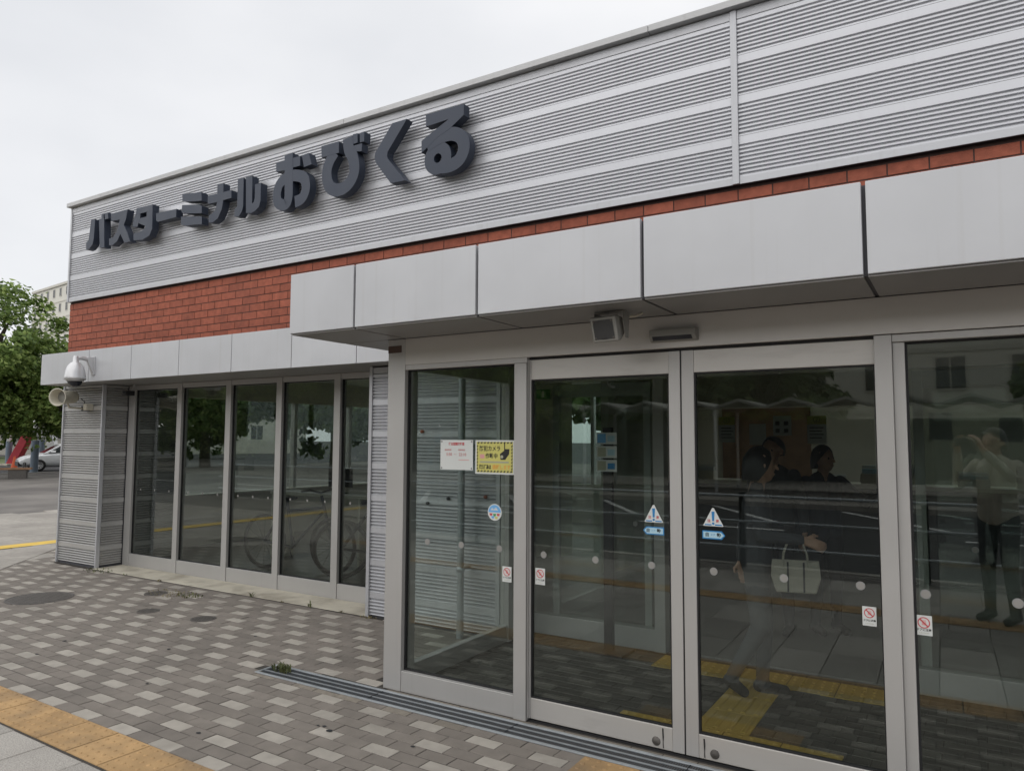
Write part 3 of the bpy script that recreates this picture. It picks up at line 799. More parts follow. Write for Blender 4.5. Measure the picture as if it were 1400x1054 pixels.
# ================================================================== LETTERS ON THE SIDING
GLYPHS = [
('バ', 'P', [(-9.298, 4.361), (-9.21, 4.349), (-9.22, 4.105), (-9.242, 4.033), (-9.313, 3.986), (-9.383, 3.979), (-9.396, 4.073), (-9.342, 4.094), (-9.328, 4.158)]),
('バ', 'P', [(-9.124, 4.341), (-9.008, 4.329), (-8.973, 3.955), (-9.076, 3.966)]),
('バ', 'P', [(-9.076, 4.394), (-9.03, 4.394), (-9.017, 4.301), (-9.061, 4.3)]),
('バ', 'P', [(-9.004, 4.394), (-8.933, 4.392), (-8.918, 4.311), (-8.991, 4.313)]),
('ス', 'P', [(-8.857, 4.36), (-8.502, 4.359), (-8.532, 4.241), (-8.57, 4.179), (-8.48, 4.062), (-8.422, 3.954), (-8.541, 3.956), (-8.635, 4.076), (-8.699, 3.994), (-8.798, 3.958), (-8.87, 3.968), (-8.874, 4.051), (-8.798, 4.054), (-8.723, 4.107), (-8.683, 4.192), (-8.661, 4.259), (-8.846, 4.265)]),
('タ', 'P', [(-8.315, 4.341), (-7.996, 4.337), (-7.991, 4.262), (-8.329, 4.266)]),
('タ', 'P', [(-8.112, 4.334), (-7.996, 4.335), (-7.986, 4.043), (-8.036, 3.971), (-8.165, 3.939), (-8.351, 3.956), (-8.362, 4.043), (-8.202, 4.044), (-8.13, 4.073), (-8.106, 4.148)]),
('タ', 'P', [(-8.315, 4.339), (-8.225, 4.337), (-8.243, 4.205), (-8.288, 4.11), (-8.39, 4.128), (-8.382, 4.191), (-8.338, 4.247)]),
('タ', 'P', [(-8.265, 4.21), (-8.103, 4.208), (-8.096, 4.101), (-8.132, 4.1), (-8.269, 4.154)]),
('ー', 'P', [(-7.917, 4.215), (-7.531, 4.205), (-7.53, 4.11), (-7.874, 4.108), (-7.911, 4.128)]),
('ミ', 'P', [(-7.431, 4.359), (-7.088, 4.322), (-7.076, 4.223), (-7.363, 4.259), (-7.426, 4.279)]),
('ミ', 'P', [(-7.43, 4.233), (-7.128, 4.19), (-7.073, 4.161), (-7.07, 4.081), (-7.318, 4.118), (-7.431, 4.146)]),
('ミ', 'P', [(-7.443, 4.101), (-7.084, 4.048), (-7.065, 4.03), (-7.063, 3.957), (-7.2, 3.974), (-7.346, 3.981), (-7.437, 4.006)]),
('ナ', 'P', [(-6.972, 4.259), (-6.78, 4.256), (-6.577, 4.254), (-6.57, 4.167), (-6.718, 4.166), (-6.81, 4.163), (-6.943, 4.164), (-6.967, 4.178)]),
('ナ', 'P', [(-6.814, 4.36), (-6.711, 4.353), (-6.707, 4.161), (-6.725, 4.074), (-6.788, 3.979), (-6.873, 3.947), (-6.943, 3.956), (-6.942, 4.039), (-6.878, 4.046), (-6.829, 4.091), (-6.808, 4.17)]),
('ル', 'P', [(-6.473, 4.354), (-6.38, 4.351), (-6.374, 4.045), (-6.393, 3.99), (-6.44, 3.946), (-6.512, 3.956), (-6.51, 4.038), (-6.472, 4.047)]),
('ル', 'P', [(-6.345, 4.355), (-6.243, 4.349), (-6.235, 4.05), (-6.209, 4.061), (-6.195, 4.102), (-6.196, 4.247), (-6.106, 4.246), (-6.103, 4.058), (-6.127, 3.997), (-6.183, 3.963), (-6.246, 3.95), (-6.327, 3.963)]),
('お', 'R', [(-5.698, 4.468), (-5.693, 4.336), (-5.685, 4.119), (-5.685, 4.019), (-5.711, 3.963), (-5.774, 3.957), (-5.84, 3.999), (-5.858, 4.078), (-5.836, 4.161)]),
('お', 'R', [(-5.858, 4.078), (-5.836, 4.161), (-5.772, 4.214), (-5.671, 4.237), (-5.561, 4.221), (-5.473, 4.18), (-5.441, 4.103), (-5.451, 4.028), (-5.502, 3.974), (-5.591, 3.957)]),
('お', 'P', [(-5.883, 4.416), (-5.749, 4.415), (-5.533, 4.418), (-5.53, 4.318), (-5.639, 4.318), (-5.755, 4.315), (-5.879, 4.32)]),
('お', 'P', [(-5.509, 4.42), (-5.411, 4.424), (-5.368, 4.3), (-5.475, 4.292)]),
('び', 'P', [(-5.236, 4.453), (-5.002, 4.453), (-4.999, 4.339), (-5.129, 4.338), (-5.23, 4.338)]),
('び', 'R', [(-5.056, 4.354), (-5.122, 4.277), (-5.155, 4.192), (-5.146, 4.092), (-5.103, 4.017), (-5.021, 3.978), (-4.926, 3.981), (-4.849, 4.022), (-4.8, 4.095), (-4.796, 4.175), (-4.818, 4.261), (-4.87, 4.353), (-4.887, 4.462)]),
('び', 'P', [(-4.849, 4.37), (-4.703, 4.37), (-4.706, 4.295), (-4.798, 4.309)]),
('び', 'P', [(-4.822, 4.483), (-4.764, 4.481), (-4.761, 4.39), (-4.82, 4.386)]),
('び', 'P', [(-4.734, 4.477), (-4.677, 4.479), (-4.679, 4.383), (-4.732, 4.385)]),
('く', 'P', [(-4.332, 4.479), (-4.161, 4.48), (-4.384, 4.22), (-4.39, 4.182), (-4.38, 4.156), (-4.169, 3.915), (-4.34, 3.919), (-4.525, 4.146), (-4.542, 4.197), (-4.533, 4.243)]),
('る', 'P', [(-3.944, 4.466), (-3.533, 4.467), (-3.534, 4.37), (-3.688, 4.278), (-3.804, 4.238), (-3.987, 4.129), (-3.991, 4.237), (-3.896, 4.281), (-3.693, 4.369), (-3.942, 4.358)]),
('る', 'R', [(-3.932, 4.181), (-3.831, 4.218), (-3.732, 4.234), (-3.642, 4.227), (-3.567, 4.186), (-3.531, 4.113), (-3.542, 4.035), (-3.595, 3.976), (-3.683, 3.953), (-3.782, 3.964)]),
('る', 'A', [(-3.809, 4.046), (0.146, 0.042)]),
]
def catmull(pts, n=6, closed=False):
    out = []
    m = len(pts)
    for i in range(m - 1):
        p0 = pts[i - 1] if i > 0 else (pts[-2] if closed else pts[0])
        p1, p2 = pts[i], pts[i + 1]
        p3 = pts[i + 2] if i + 2 < m else (pts[1] if closed else pts[-1])
        for k in range(n):
            t = k / n
            out.append(tuple(0.5 * ((2 * b) + (-a + c) * t + (2 * a - 5 * b + 4 * c - d) * t * t + (-a + 3 * b - 3 * c + d) * t ** 3) for a, b, c, d in zip(p0, p1, p2, p3)))
    out.append(tuple(pts[-1]))
    return out
def ribbon(mb, pts, w, y0, y1, closed=False):
    q = catmull(pts, 5, closed)
    n = len(q); L_, R_ = [], []
    for i in range(n):
        a = q[i - 1] if i > 0 else (q[-2] if closed else q[0]); b = q[i + 1] if i < n - 1 else (q[1] if closed else q[-1])
        dx, dz = b[0] - a[0], b[1] - a[1]; l = math.hypot(dx, dz) or 1
        nx, nz_ = -dz / l * w / 2, dx / l * w / 2
        L_.append((q[i][0] + nx, q[i][1] + nz_)); R_.append((q[i][0] - nx, q[i][1] - nz_))
    v = [(x, y0, z) for x, z in L_] + [(x, y0, z) for x, z in R_] + [(x, y1, z) for x, z in L_] + [(x, y1, z) for x, z in R_]
    f = []
    for i in range(n - 1):
        f.append((i, i + n, i + n + 1, i + 1))
        f.append((i + 2 * n, i + 1 + 2 * n, i + 1, i)); f.append((i + n, i + 3 * n, i + 1 + 3 * n, i + 1 + n))
        f.append((i + 2 * n, i + 2 * n + 1, i + 3 * n + 1, i + 3 * n))
    if not closed:
        f.append((0, 2 * n, 3 * n, n)); f.append((n - 1, 2 * n - 1, 4 * n - 1, 3 * n - 1))
    mb.add(v, f)
sign = empty('building_sign', (-6.6, 5.0, 3.9), 0, 'dark navy raised Japanese lettering on the corrugated upper facade', 'sign')
order = []
for ch, k, pts in GLYPHS:
    if ch not in order: order.append(ch)
for gi, ch in enumerate(order):
    mb = MB(); j = 0
    for c2, k, pts in GLYPHS:
        if c2 != ch: continue
        y0 = 4.955 + 0.0009 * j
        y1 = y0 + 0.085
        if k == 'P': mb.prism_xz(pts, y0, y1)
        elif k == 'A':
            (cx, cz), (ro, ri) = pts; n = 30
            v = [(cx + rr * math.cos(2 * math.pi * q / n), yy, cz + rr * math.sin(2 * math.pi * q / n)) for yy in (y0, y1) for rr in (ro, ri) for q in range(n)]
            fs = []
            for q in range(n):
                q2 = (q + 1) % n
                fs += [(q, q2, n + q2, n + q), (q, 2 * n + q, 2 * n + q2, q2), (n + q, n + q2, 3 * n + q2, 3 * n + q), (2 * n + q, 3 * n + q, 3 * n + q2, 2 * n + q2)]
            mb.add(v, fs)
        else:
            closed = pts[0] == pts[-1]
            ribbon(mb, pts, .105 if closed else {'お': .118, 'び': .126, 'る': .12}[ch], y0, y1, closed)
        j += 1
    o = mb.build('sign_letter', M['letter'])
    o.parent = sign; o.matrix_parent_inverse = Matrix.Translation((6.6, -5.0, -3.9))

# ================================================================== text helper
def text_mesh(s, size, bold=0.0):
    cu = bpy.data.curves.new('lettering', 'FONT'); cu.body = s; cu.size = size; cu.align_x = 'CENTER'; cu.align_y = 'CENTER'
    cu.offset = bold; cu.fill_mode = 'FRONT'; cu.resolution_u = 2
    o = bpy.data.objects.new('lettering', cu); COL.objects.link(o)
    dg = bpy.context.evaluated_depsgraph_get()
    me = bpy.data.meshes.new_from_object(o.evaluated_get(dg))
    bpy.data.objects.remove(o)
    return me
def lettering(s, size, m, parent, x, y, z, sx=1.0, bold=0.0, name='lettering', width=None):
    me = text_mesh(s, size, bold); me.materials.clear(); me.materials.append(m)
    if width and len(me.vertices):
        w = max(v.co.x for v in me.vertices) - min(v.co.x for v in me.vertices)
        if w > 0: sx = width / w
    o = bpy.data.objects.new(name, me); COL.objects.link(o); o.parent = parent
    o.location = (x, y, z); o.rotation_euler = (R(90), 0, 0); o.scale = (sx, 1, 1)
    return o
def flat(name, col, rough=0.5):
    return mat(name, col, rough, 0, 0.02, 4, rvar=0.0)
S = dict(yellow=flat('sticker_yellow', (0.62, 0.58, 0.17)), ink=flat('ink_black', (0.02, 0.02, 0.018)), white=flat('sticker_white', (0.66, 0.68, 0.66)), red=flat('ink_red', (0.55, 0.08, 0.09)),
         blue=flat('ink_blue', (0.03, 0.22, 0.50)), pale=flat('sticker_pale_blue', (0.42, 0.62, 0.72)), orange=flat('ink_orange', (0.75, 0.38, 0.08)), green=flat('ink_green', (0.05, 0.30, 0.10)), grey=flat('ink_grey', (0.40, 0.40, 0.30)), sky=flat('sticker_sky', (0.16, 0.42, 0.75)), pink=flat('ink_pink', (0.70, 0.35, 0.33)))
SY = D + .0405 - .001          # outer face of the fixed panes
def rect(name, m, x0, x1, z0, z1, y, parent):
    return MB().box(x0, x1, y, y + .0008, z0, z1).build(name, m, parent)
# camera notice
st = empty('camera_notice', (-2.42, SY, 1.39), 0, 'yellow and black striped security camera notice on porch glass', 'notice')
def kid(o, par):
    o.parent = par; o.matrix_parent_inverse = par.matrix_basis.inverted(); return o
def P_(par, o): return kid(o, par)
yb = SY - .003
P_(st, rect('board', S['white'], -2.563, -2.281, 1.392, 1.598, yb, None))
P_(st, rect('yellow_field', S['yellow'], -2.553, -2.291, 1.402, 1.588, yb - .001, None))
b = MB()
for i in range(11):
    for z in (1.404, 1.577):
        x = -2.548 + i * 0.0237
        b.add([(x, yb - .0016, z), (x + .012, yb - .0016, z), (x + .018, yb - .0016, z + .01), (x + .006, yb - .0016, z + .01)], [(0, 1, 2, 3)])
for i in range(8):
    for x in (-2.551, -2.302):
        z = 1.417 + i * 0.0195
        b.add([(x, yb - .0018, z), (x + .009, yb - .0018, z + .006), (x + .009, yb - .0018, z + .016), (x, yb - .0018, z + .010)], [(0, 1, 2, 3)])
P_(st, b.build('hazard_stripes', S['ink']))
P_(st, lettering('防犯カメラ', .034, S['ink'], None, -2.455, yb - .0016, 1.545, bold=.0008, width=.15))
P_(st, lettering('作動中', .034, S['ink'], None, -2.443, yb - .0016, 1.500, bold=.0008, width=.088))
P_(st, rect('red_label', S['pink'], -2.528, -2.495, 1.487, 1.512, yb - .0018, None))
P_(st, rect('grey_line', S['grey'], -2.527, -2.32, 1.460, 1.470, yb - .0018, None))
P_(st, lettering('迷惑行為は', .03, S['ink'], None, -2.49, yb - .0018, 1.433, bold=.001, width=.088))
P_(st, lettering('通報します', .03, S['orange'], None, -2.372, yb - .0018, 1.433, bold=.0008, width=.13))
P_(st, MB().prism_xz([(-2.352, 1.582), (-2.346, 1.582), (-2.346, 1.545), (-2.315, 1.545), (-2.317, 1.515), (-2.345, 1.480), (-2.378, 1.480), (-2.382, 1.515), (-2.352, 1.535)], yb - .0022, yb - .0016).build('camera_picture', S['ink']))
P_(st, MB().prism_xz([(-2.368 + .010 * math.cos(k * math.pi / 5), 1.498 + .010 * math.sin(k * math.pi / 5)) for k in range(10)], yb - .003, yb - .0023).build('lens_picture', S['grey']))
# opening hours
wn_ = empty('hours_notice', (-2.705, SY, 1.41), 0, 'white opening hours card with red print beside the yellow notice', 'notice')
P_(wn_, rect('card', S['white'], -2.832, -2.582, 1.412, 1.598, yb, None))
P_(wn_, lettering('待合室開放時間', .02, S['red'], None, -2.707, yb - .001, 1.572, bold=.0006, width=.12))
P_(wn_, lettering('開館時間', .012, S['red'], None, -2.772, yb - .001, 1.535, width=.05)); P_(wn_, lettering('閉館時間', .012, S['red'], None, -2.667, yb - .001, 1.535, width=.05))
P_(wn_, lettering('5:50', .026, S['red'], None, -2.763, yb - .001, 1.507)); P_(wn_, lettering('～', .02, S['red'], None, -2.716, yb - .001, 1.507)); P_(wn_, lettering('22:10', .026, S['red'], None, -2.66, yb - .001, 1.507))
P_(wn_, rect('fine_print', S['pink'], -2.69, -2.61, 1.472, 1.476, yb - .001, None))
for x in (-2.822, -2.592):
    for z in (1.422, 1.588):
        P_(wn_, MB().lathe([(0, .002), (.004, .002), (.005, 0)], 8, Matrix.Translation((x, yb, z)) @ Matrix.Rotation(R(90), 4, 'X')).build('corner_pin', M['iron']))
# round sticker
rs = empty('round_sticker', (-2.419, SY, 1.12), 0, 'round blue sticker with small coloured flags on porch glass', 'sticker')
def disc(r0, x, z, y, a0=0.0, a1=2 * math.pi, n=28):
    return [(x + r0 * math.cos(a0 + (a1 - a0) * k / n), z + r0 * math.sin(a0 + (a1 - a0) * k / n)) for k in range(n)]
P_(rs, MB().prism_xz(disc(.05, -2.419, 1.164, 0), yb, yb + .0008).build('rim', S['white']))
P_(rs, MB().prism_xz(disc(.044, -2.419, 1.164, 0, 0, math.pi) + [(-2.463, 1.164)], yb - .001, yb - .0002).build('upper_half', S['sky']))
P_(rs, MB().prism_xz([(-2.448, 1.176), (-2.436, 1.190), (-2.424, 1.180), (-2.410, 1.194), (-2.392, 1.176)], yb - .002, yb - .0012).build('white_hills', S['white']))
for x, z, c in ((-2.445, 1.150, 'red'), (-2.419, 1.148, 'green'), (-2.393, 1.150, 'red'), (-2.432, 1.134, 'sky'), (-2.406, 1.132, 'yellow')):
    P_(rs, MB().prism_xz([(x - .011, z + .007), (x + .011, z + .007), (x + .007, z - .007), (x - .007, z - .007)], yb - .001, yb - .0002).build('flag', S[c]))
# no-touch stickers on the edges of door and fixed panes
def no_touch(x0, x1, z0, z1, y, label):
    e = empty('door_warning_sticker', ((x0 + x1) / 2, y, z0), 0, label, 'sticker', 'mind the door stickers')
    cx = (x0 + x1) / 2; w = x1 - x0
    P_(e, rect('card', S['white'], x0, x1, z0, z1, y, None))
    zc = z1 - w * .5; rr = w * .38
    mb = MB(); n = 24
    o_ = [(cx + rr * math.cos(2 * math.pi * k / n), y - .0006, zc + rr * math.sin(2 * math.pi * k / n)) for k in range(n)]
    i_ = [(cx + rr * .82 * math.cos(2 * math.pi * k / n), y - .0006, zc + rr * .82 * math.sin(2 * math.pi * k / n)) for k in range(n)]
    mb.add(o_ + i_, [(k, (k + 1) % n, n + (k + 1) % n, n + k) for k in range(n)])
    s_ = rr * .62; t_ = rr * .09
    mb.add([(cx - s_ - t_, y - .0008, zc + s_ - t_), (cx - s_ + t_, y - .0008, zc + s_ + t_), (cx + s_ + t_, y - .0008, zc - s_ + t_), (cx + s_ - t_, y - .0008, zc - s_ - t_)], [(0, 3, 2, 1)])
    P_(e, mb.build('prohibition_ring', S['red']))
    h = MB()
    h.prism_xz([(cx - .35 * rr, zc - .4 * rr), (cx + .25 * rr, zc - .45 * rr), (cx + .4 * rr, zc + .05 * rr), (cx - .3 * rr, zc + .1 * rr)], y - .0005, y - .0001)
    for q in range(4):
        h.prism_xz([(cx + (-.3 + q * .18) * rr, zc + .1 * rr), (cx + (-.18 + q * .18) * rr, zc + .1 * rr), (cx + (-.2 + q * .18) * rr, zc + .55 * rr), (cx + (-.28 + q * .18) * rr, zc + .55 * rr)], y - .0005, y - .0001)
    P_(e, h.build('hand_picture', S['pink']))
    P_(e, lettering('ドアに注意', w * .19, S['ink'], None, cx, y - .0006, z0 + (z1 - z0) * .27, width=w * .84, bold=.0003))
    P_(e, lettering('CAUTION', w * .13, S['grey'], None, cx, y - .0006, z0 + (z1 - z0) * .11, width=w * .6))
no_touch(-2.362, -2.298, 0.760, 0.850, yb, 'small warning sticker low on fixed glass left of the doors')
ydl = D + .042 - .0065
no_touch(-2.135, -2.071, 0.768, 0.862, ydl, 'small warning sticker low on left edge of left sliding door')
no_touch(-0.414, -0.356, 0.764, 0.850, ydl, 'small warning sticker low on right edge of right sliding door')
no_touch(-0.221 + .02, -0.157 + .02, 0.752, 0.838, yb, 'small warning sticker low on fixed glass right of the doors')
# triangular caution and arrow stickers
def tri(cx, label, label2, direction):
    y = ydl
    e = empty('caution_sticker', (cx, y, 1.165), 0, label, 'sticker')
    z0, z1, hw = 1.166, 1.258, 0.052
    P_(e, MB().prism_xz([(cx - hw, z0 + .003), (cx - hw + .004, z0), (cx + hw - .004, z0), (cx + hw, z0 + .003), (cx + .004, z1), (cx - .004, z1)], y, y + .0008).build('triangle', S['white']))
    P_(e, MB().prism_xz([(cx - .008, 1.240), (cx + .008, 1.240), (cx + .005, 1.192), (cx - .005, 1.192)], y - .0008, y - .0001).build('exclamation_bar', S['blue']))
    P_(e, MB().prism_xz([(cx + .0065 * math.cos(k * math.pi / 5), 1.180 + .0065 * math.sin(k * math.pi / 5)) for k in range(10)], y - .0008, y - .0001).build('exclamation_dot', S['blue']))
    P_(e, lettering('注', .017, S['red'], None, cx - .022, y - .0006, 1.192, bold=.0004)); P_(e, lettering('意', .017, S['red'], None, cx + .022, y - .0006, 1.192, bold=.0004))
    P_(e, rect('blue_line', S['blue'], cx - .044, cx - .009, 1.170, 1.176, y - .0006, None)); P_(e, rect('blue_line', S['blue'], cx + .009, cx + .044, 1.170, 1.176, y - .0006, None))
    a = empty('automatic_door_sticker', (cx, y, 1.10), 0, label2, 'sticker')
    q = direction
    zc, hz = 1.122, .021
    pts = [(-.057, -hz), (.042, -hz), (.060, 0), (.042, hz), (-.057, hz)]
    P_(a, MB().prism_xz([(cx + q * px, zc + pz) for px, pz in pts], y, y + .0008).build('arrow', S['blue']))
    P_(a, MB().prism_xz([(cx + q * px * .9, zc + pz * .72) for px, pz in pts], y - .0012, y - .0004).build('arrow_field', S['pale']))
    P_(a, lettering('自', .022, S['ink'], None, cx - .032, y - .0018, zc, bold=.0004)); P_(a, lettering('ドア', .012, S['blue'], None, cx - .002, y - .0018, zc)); P_(a, lettering('動', .022, S['ink'], None, cx + .028, y - .0018, zc, bold=.0004))
tri(-1.411, 'triangular caution sticker with blue exclamation mark on left sliding door', 'pale blue arrow sticker pointing left on left sliding door', -1)
tri(-1.093, 'triangular caution sticker with blue exclamation mark on right sliding door', 'pale blue arrow sticker pointing right on right sliding door', 1)

# ================================================================== fittings
# door sensor
sn = empty('door_sensor', (-1.27, D, 2.12), 0, 'grey door motion sensor bar on header above sliding doors', 'sensor')
P_(sn, MB().add([(-1.4, D - .0005, 2.122), (-1.142, D - .0005, 2.122), (-1.142, D - .0005, 2.184), (-1.4, D - .0005, 2.184), (-1.397, D - .03, 2.124), (-1.145, D - .03, 2.124), (-1.147, D - .05, 2.150), (-1.395, D - .05, 2.150), (-1.147, D - .048, 2.182), (-1.395, D - .048, 2.182)],
    [(0, 1, 5, 4), (4, 5, 6, 7), (7, 6, 8, 9), (9, 8, 2, 3), (0, 4, 7, 9, 3), (1, 2, 8, 6, 5)]).build('housing', M['spk'], None, 0.003))
P_(sn, MB().add([(-1.38, D - .0315, 2.126), (-1.165, D - .0315, 2.126), (-1.167, D - .050, 2.146), (-1.378, D - .050, 2.146)], [(0, 1, 2, 3)]).build('lens_strip', M['smoked']))
# loudspeaker under the canopy
lt = Matrix.Translation((-1.525, 3.45, 2.178)) @ Matrix.Rotation(R(-9), 4, 'Z') @ Matrix.Rotation(R(16), 4, 'X') @ Matrix.Scale(.78, 4)
sk = empty('loudspeaker', (-1.56, 3.46, 2.1), 0, 'small grey loudspeaker hanging from bracket under the porch canopy', 'loudspeaker')
b = MB(); fr_, bk = (.098, .083), (.062, .055)
b.add([lt @ Vector(q) for q in [(-fr_[0], -.075, -fr_[1]), (fr_[0], -.075, -fr_[1]), (fr_[0], -.075, fr_[1]), (-fr_[0], -.075, fr_[1]), (-fr_[0], -.035, -fr_[1]), (fr_[0], -.035, -fr_[1]), (fr_[0], -.035, fr_[1]), (-fr_[0], -.035, fr_[1]),
     (-bk[0], .075, -bk[1]), (bk[0], .075, -bk[1]), (bk[0], .075, bk[1]), (-bk[0], .075, bk[1])]],
     [(0, 1, 2, 3), (0, 4, 5, 1), (1, 5, 6, 2), (2, 6, 7, 3), (3, 7, 4, 0), (4, 8, 9, 5), (5, 9, 10, 6), (6, 10, 11, 7), (7, 11, 8, 4), (8, 11, 10, 9)])
P_(sk, b.build('housing', M['spk'], None, 0.008, 3))
b = MB(); pts = []
for sx_, sz_, a0 in ((1, 1, 0), (-1, 1, 90), (-1, -1, 180), (1, -1, 270)):
    for k in range(4):
        a = R(a0 + k * 30); pts.append((sx_ * (.076 - .02) + .02 * math.cos(a), sz_ * (.064 - .02) + .02 * math.sin(a)))
b.add([lt @ Vector((x, -.0775, z)) for x, z in pts], [tuple(range(16))])
P_(sk, b.build('grille', M['spk_grille']))
for x, z in ((-.068, .056), (.068, .056), (-.068, -.056), (.068, -.056)):
    P_(sk, MB().lathe([(0, .004), (.007, .003), (.009, 0)], 10, lt @ Matrix.Translation((x, -.078, z)) @ Matrix.Rotation(R(90), 4, 'X')).build('screw', M['iron']))
P_(sk, MB().obox(lt @ Matrix.Translation((0, -.0785, -.06)), .02, .001, .004).build('badge', M['black']))
br = MB()
bt = Matrix.Translation((-1.525, 3.46, 2.182)) @ Matrix.Rotation(R(-9), 4, 'Z') @ Matrix.Diagonal((.80, .9, 1.0, 1.0))
br.obox(bt @ Matrix.Translation((0, 0, .0755)), .108, .022, .0025)
for s_ in (-1, 1):
    br.add([bt @ Vector(q) for q in [(s_ * .105, -.03, .073), (s_ * .105, .05, .073), (s_ * .105, .035, -.06), (s_ * .105, .005, -.06), (s_ * .109, -.03, .073), (s_ * .109, .05, .073), (s_ * .109, .035, -.06), (s_ * .109, .005, -.06)]],
           [(0, 1, 2, 3), (7, 6, 5, 4), (0, 4, 5, 1), (1, 5, 6, 2), (2, 6, 7, 3), (3, 7, 4, 0)])
P_(sk, br.build('bracket', M['spk']))
P_(sk, MB().tube([(-1.44, 3.50, 2.235), (-1.41, 3.53, 2.242), (-1.39, 3.56, 2.26)], .006, 8).build('cable', M['cream']))
# dome camera on the fascia
dcx, dcy, dcz = -8.765, 4.572, 2.30
dm = empty('dome_camera', (-8.765, 4.77, 2.35), 0, 'silver dome security camera on curved arm fixed to the grey fascia', 'camera')
P_(dm, MB().box(-8.80, -8.73, 4.765, 4.7795, 2.345, 2.565).build('wall_plate', M['silver'], None, .003))
P_(dm, MB().add([(-8.785, 4.764, 2.56), (-8.745, 4.764, 2.56), (-8.745, 4.764, 2.36), (-8.785, 4.764, 2.36), (-8.782, 4.70, 2.555), (-8.748, 4.70, 2.555), (-8.748, 4.70, 2.50), (-8.782, 4.70, 2.50)],
   [(0, 1, 5, 4), (1, 2, 6, 5), (2, 3, 7, 6), (3, 0, 4, 7), (4, 5, 6, 7)]).build('arm', M['silver'], None, .004))
P_(dm, MB().tube([(dcx, 4.70, 2.527), (dcx, 4.64, 2.535), (dcx, 4.59, 2.53), (dcx, 4.572, 2.49)], [.024, .023, .022, .024], 14).build('arm', M['silver']))
P_(dm, MB().lathe([(0.0, .275), (.026, .272), (.03, .255), (.03, .205), (.055, .19), (.085, .15), (.102, .09), (.112, .02), (.114, .0), (.106, -.006), (.08, -.006)], 28, Matrix.Translation((dcx, dcy, dcz - .02))).build('housing', M['silver']))
P_(dm, MB().lathe([(.081, -.004), (.079, -.02), (.07, -.05), (.05, -.075), (.025, -.088), (0.0, -.092)], 24, Matrix.Translation((dcx, dcy, dcz - .02))).build('dome', M['smoked']))
P_(dm, MB().lathe([(.09, -.004), (.092, -.012), (.088, -.024), (.083, -.016)], 24, Matrix.Translation((dcx, dcy, dcz - .02))).build('rim_ring', M['silver']))
# horn speaker on the pillar
hn = empty('horn_speaker', (-9.5, 5.12, 2.05), 0, 'cream horn speaker with open round mouth on corrugated corner pillar', 'speaker')
ax0, ax1 = Vector((-9.56, 5.06, 2.12)), Vector((-9.37, 4.69, 2.095))
hm = Matrix.Translation(ax1) @ (ax1 - ax0).to_track_quat('Z', 'Y').to_matrix().to_4x4()
P_(hn, MB().lathe([(0.0, -.30), (.072, -.30), (.078, -.28), (.080, -.18), (.088, -.06), (.108, -.005), (.110, 0.0), (.101, .0), (.094, -.02), (.078, -.09), (.074, -.12), (0.0, -.12)], 28, hm).build('horn', M['cream']))
P_(hn, MB().lathe([(0.0, -.10), (.03, -.098), (.06, -.108), (.075, -.112)], 24, hm).build('baffle', M['spk']))
P_(hn, MB().tube([(-9.46, 4.86, 2.03), (-9.46, 4.88, 1.98), (-9.5, 5.12, 1.97)], .013, 8).build('bracket', M['cream']))
P_(hn, MB().box(-9.42, -9.35, 5.03, 5.121, 1.95, 2.03).build('junction_box', M['cream'], None, .004))
P_(hn, MB().box(-9.53, -9.422, 5.06, 5.121, 1.945, 2.005).build('transformer', M['black'], None, .004))
P_(hn, MB().tube([(-9.47, 5.02, 2.10), (-9.43, 5.05, 2.06), (-9.45, 5.06, 2.01), (-9.48, 5.07, 2.0)], .005, 6).build('cable', M['black']))
# small black camera under the window head
sc_ = empty('small_camera', (-8.83, 5.3, 2.1), 0, 'small black camera tucked under soffit beside leftmost window pane', 'camera')
P_(sc_, MB().box(-8.87, -8.79, 5.20, 5.32, 2.13, 2.19).build('body', M['black'], None, .008))
P_(sc_, MB().tube([(-8.83, 5.3, 2.19), (-8.83, 5.33, 2.24), (-8.83, 5.33, 2.272)], .012, 8).build('mount', M['silver']))
P_(sc_, MB().lathe([(0, .008), (.02, .006), (.022, 0)], 12, Matrix.Translation((-8.83, 5.2, 2.16)) @ Matrix.Rotation(R(90), 4, 'X')).build('lens', M['smoked']))

# ================================================================== drain, covers, weeds
dr = empty('drain_channel', (-4.2, 3.587, 0), 0, 'long slotted steel drain channel set in paving before the doors', 'drain')
x0, x1 = -4.19, 1.9
P_(dr, MB().box(x0, x1, 3.49, 3.684, -0.07, -0.03).build('channel', M['pit']))
for y in (3.486, 3.664):
    P_(dr, MB().box(x0 - .02, x1, y, y + .022, -0.05, 0.0035).build('edge_rail', M['galv'], None, .002))
for y in (3.553, 3.610):
    P_(dr, MB().box(x0, x1, y, y + .010, -0.04, 0.002).build('grate_rail', M['galv']))
P_(dr, MB().box(x0 - .02, x0, 3.508, 3.664, -0.05, 0.0035).build('end_cap', M['galv'], None, .002))
b = MB(); x = x0 + .006
while x < x1:
    for ya, yb_ in ((3.508, 3.553), (3.563, 3.610), (3.620, 3.664)):
        b.box(x, x + .0036, ya, yb_, -0.02, -0.001)
    x += .0125
o = P_(dr, b.build('grate_bars', mat('dark_galvanised', (.11, .13, .155), .5, .5, .1, 12))); o['kind'] = 'stuff'
b = MB()
for x in (-3.2, -2.2, -1.2, -.2):
    b.box(x, x + .004, 3.51, 3.66, -0.01, 0.0028)
P_(dr, b.build('section_joint', M['pit']))
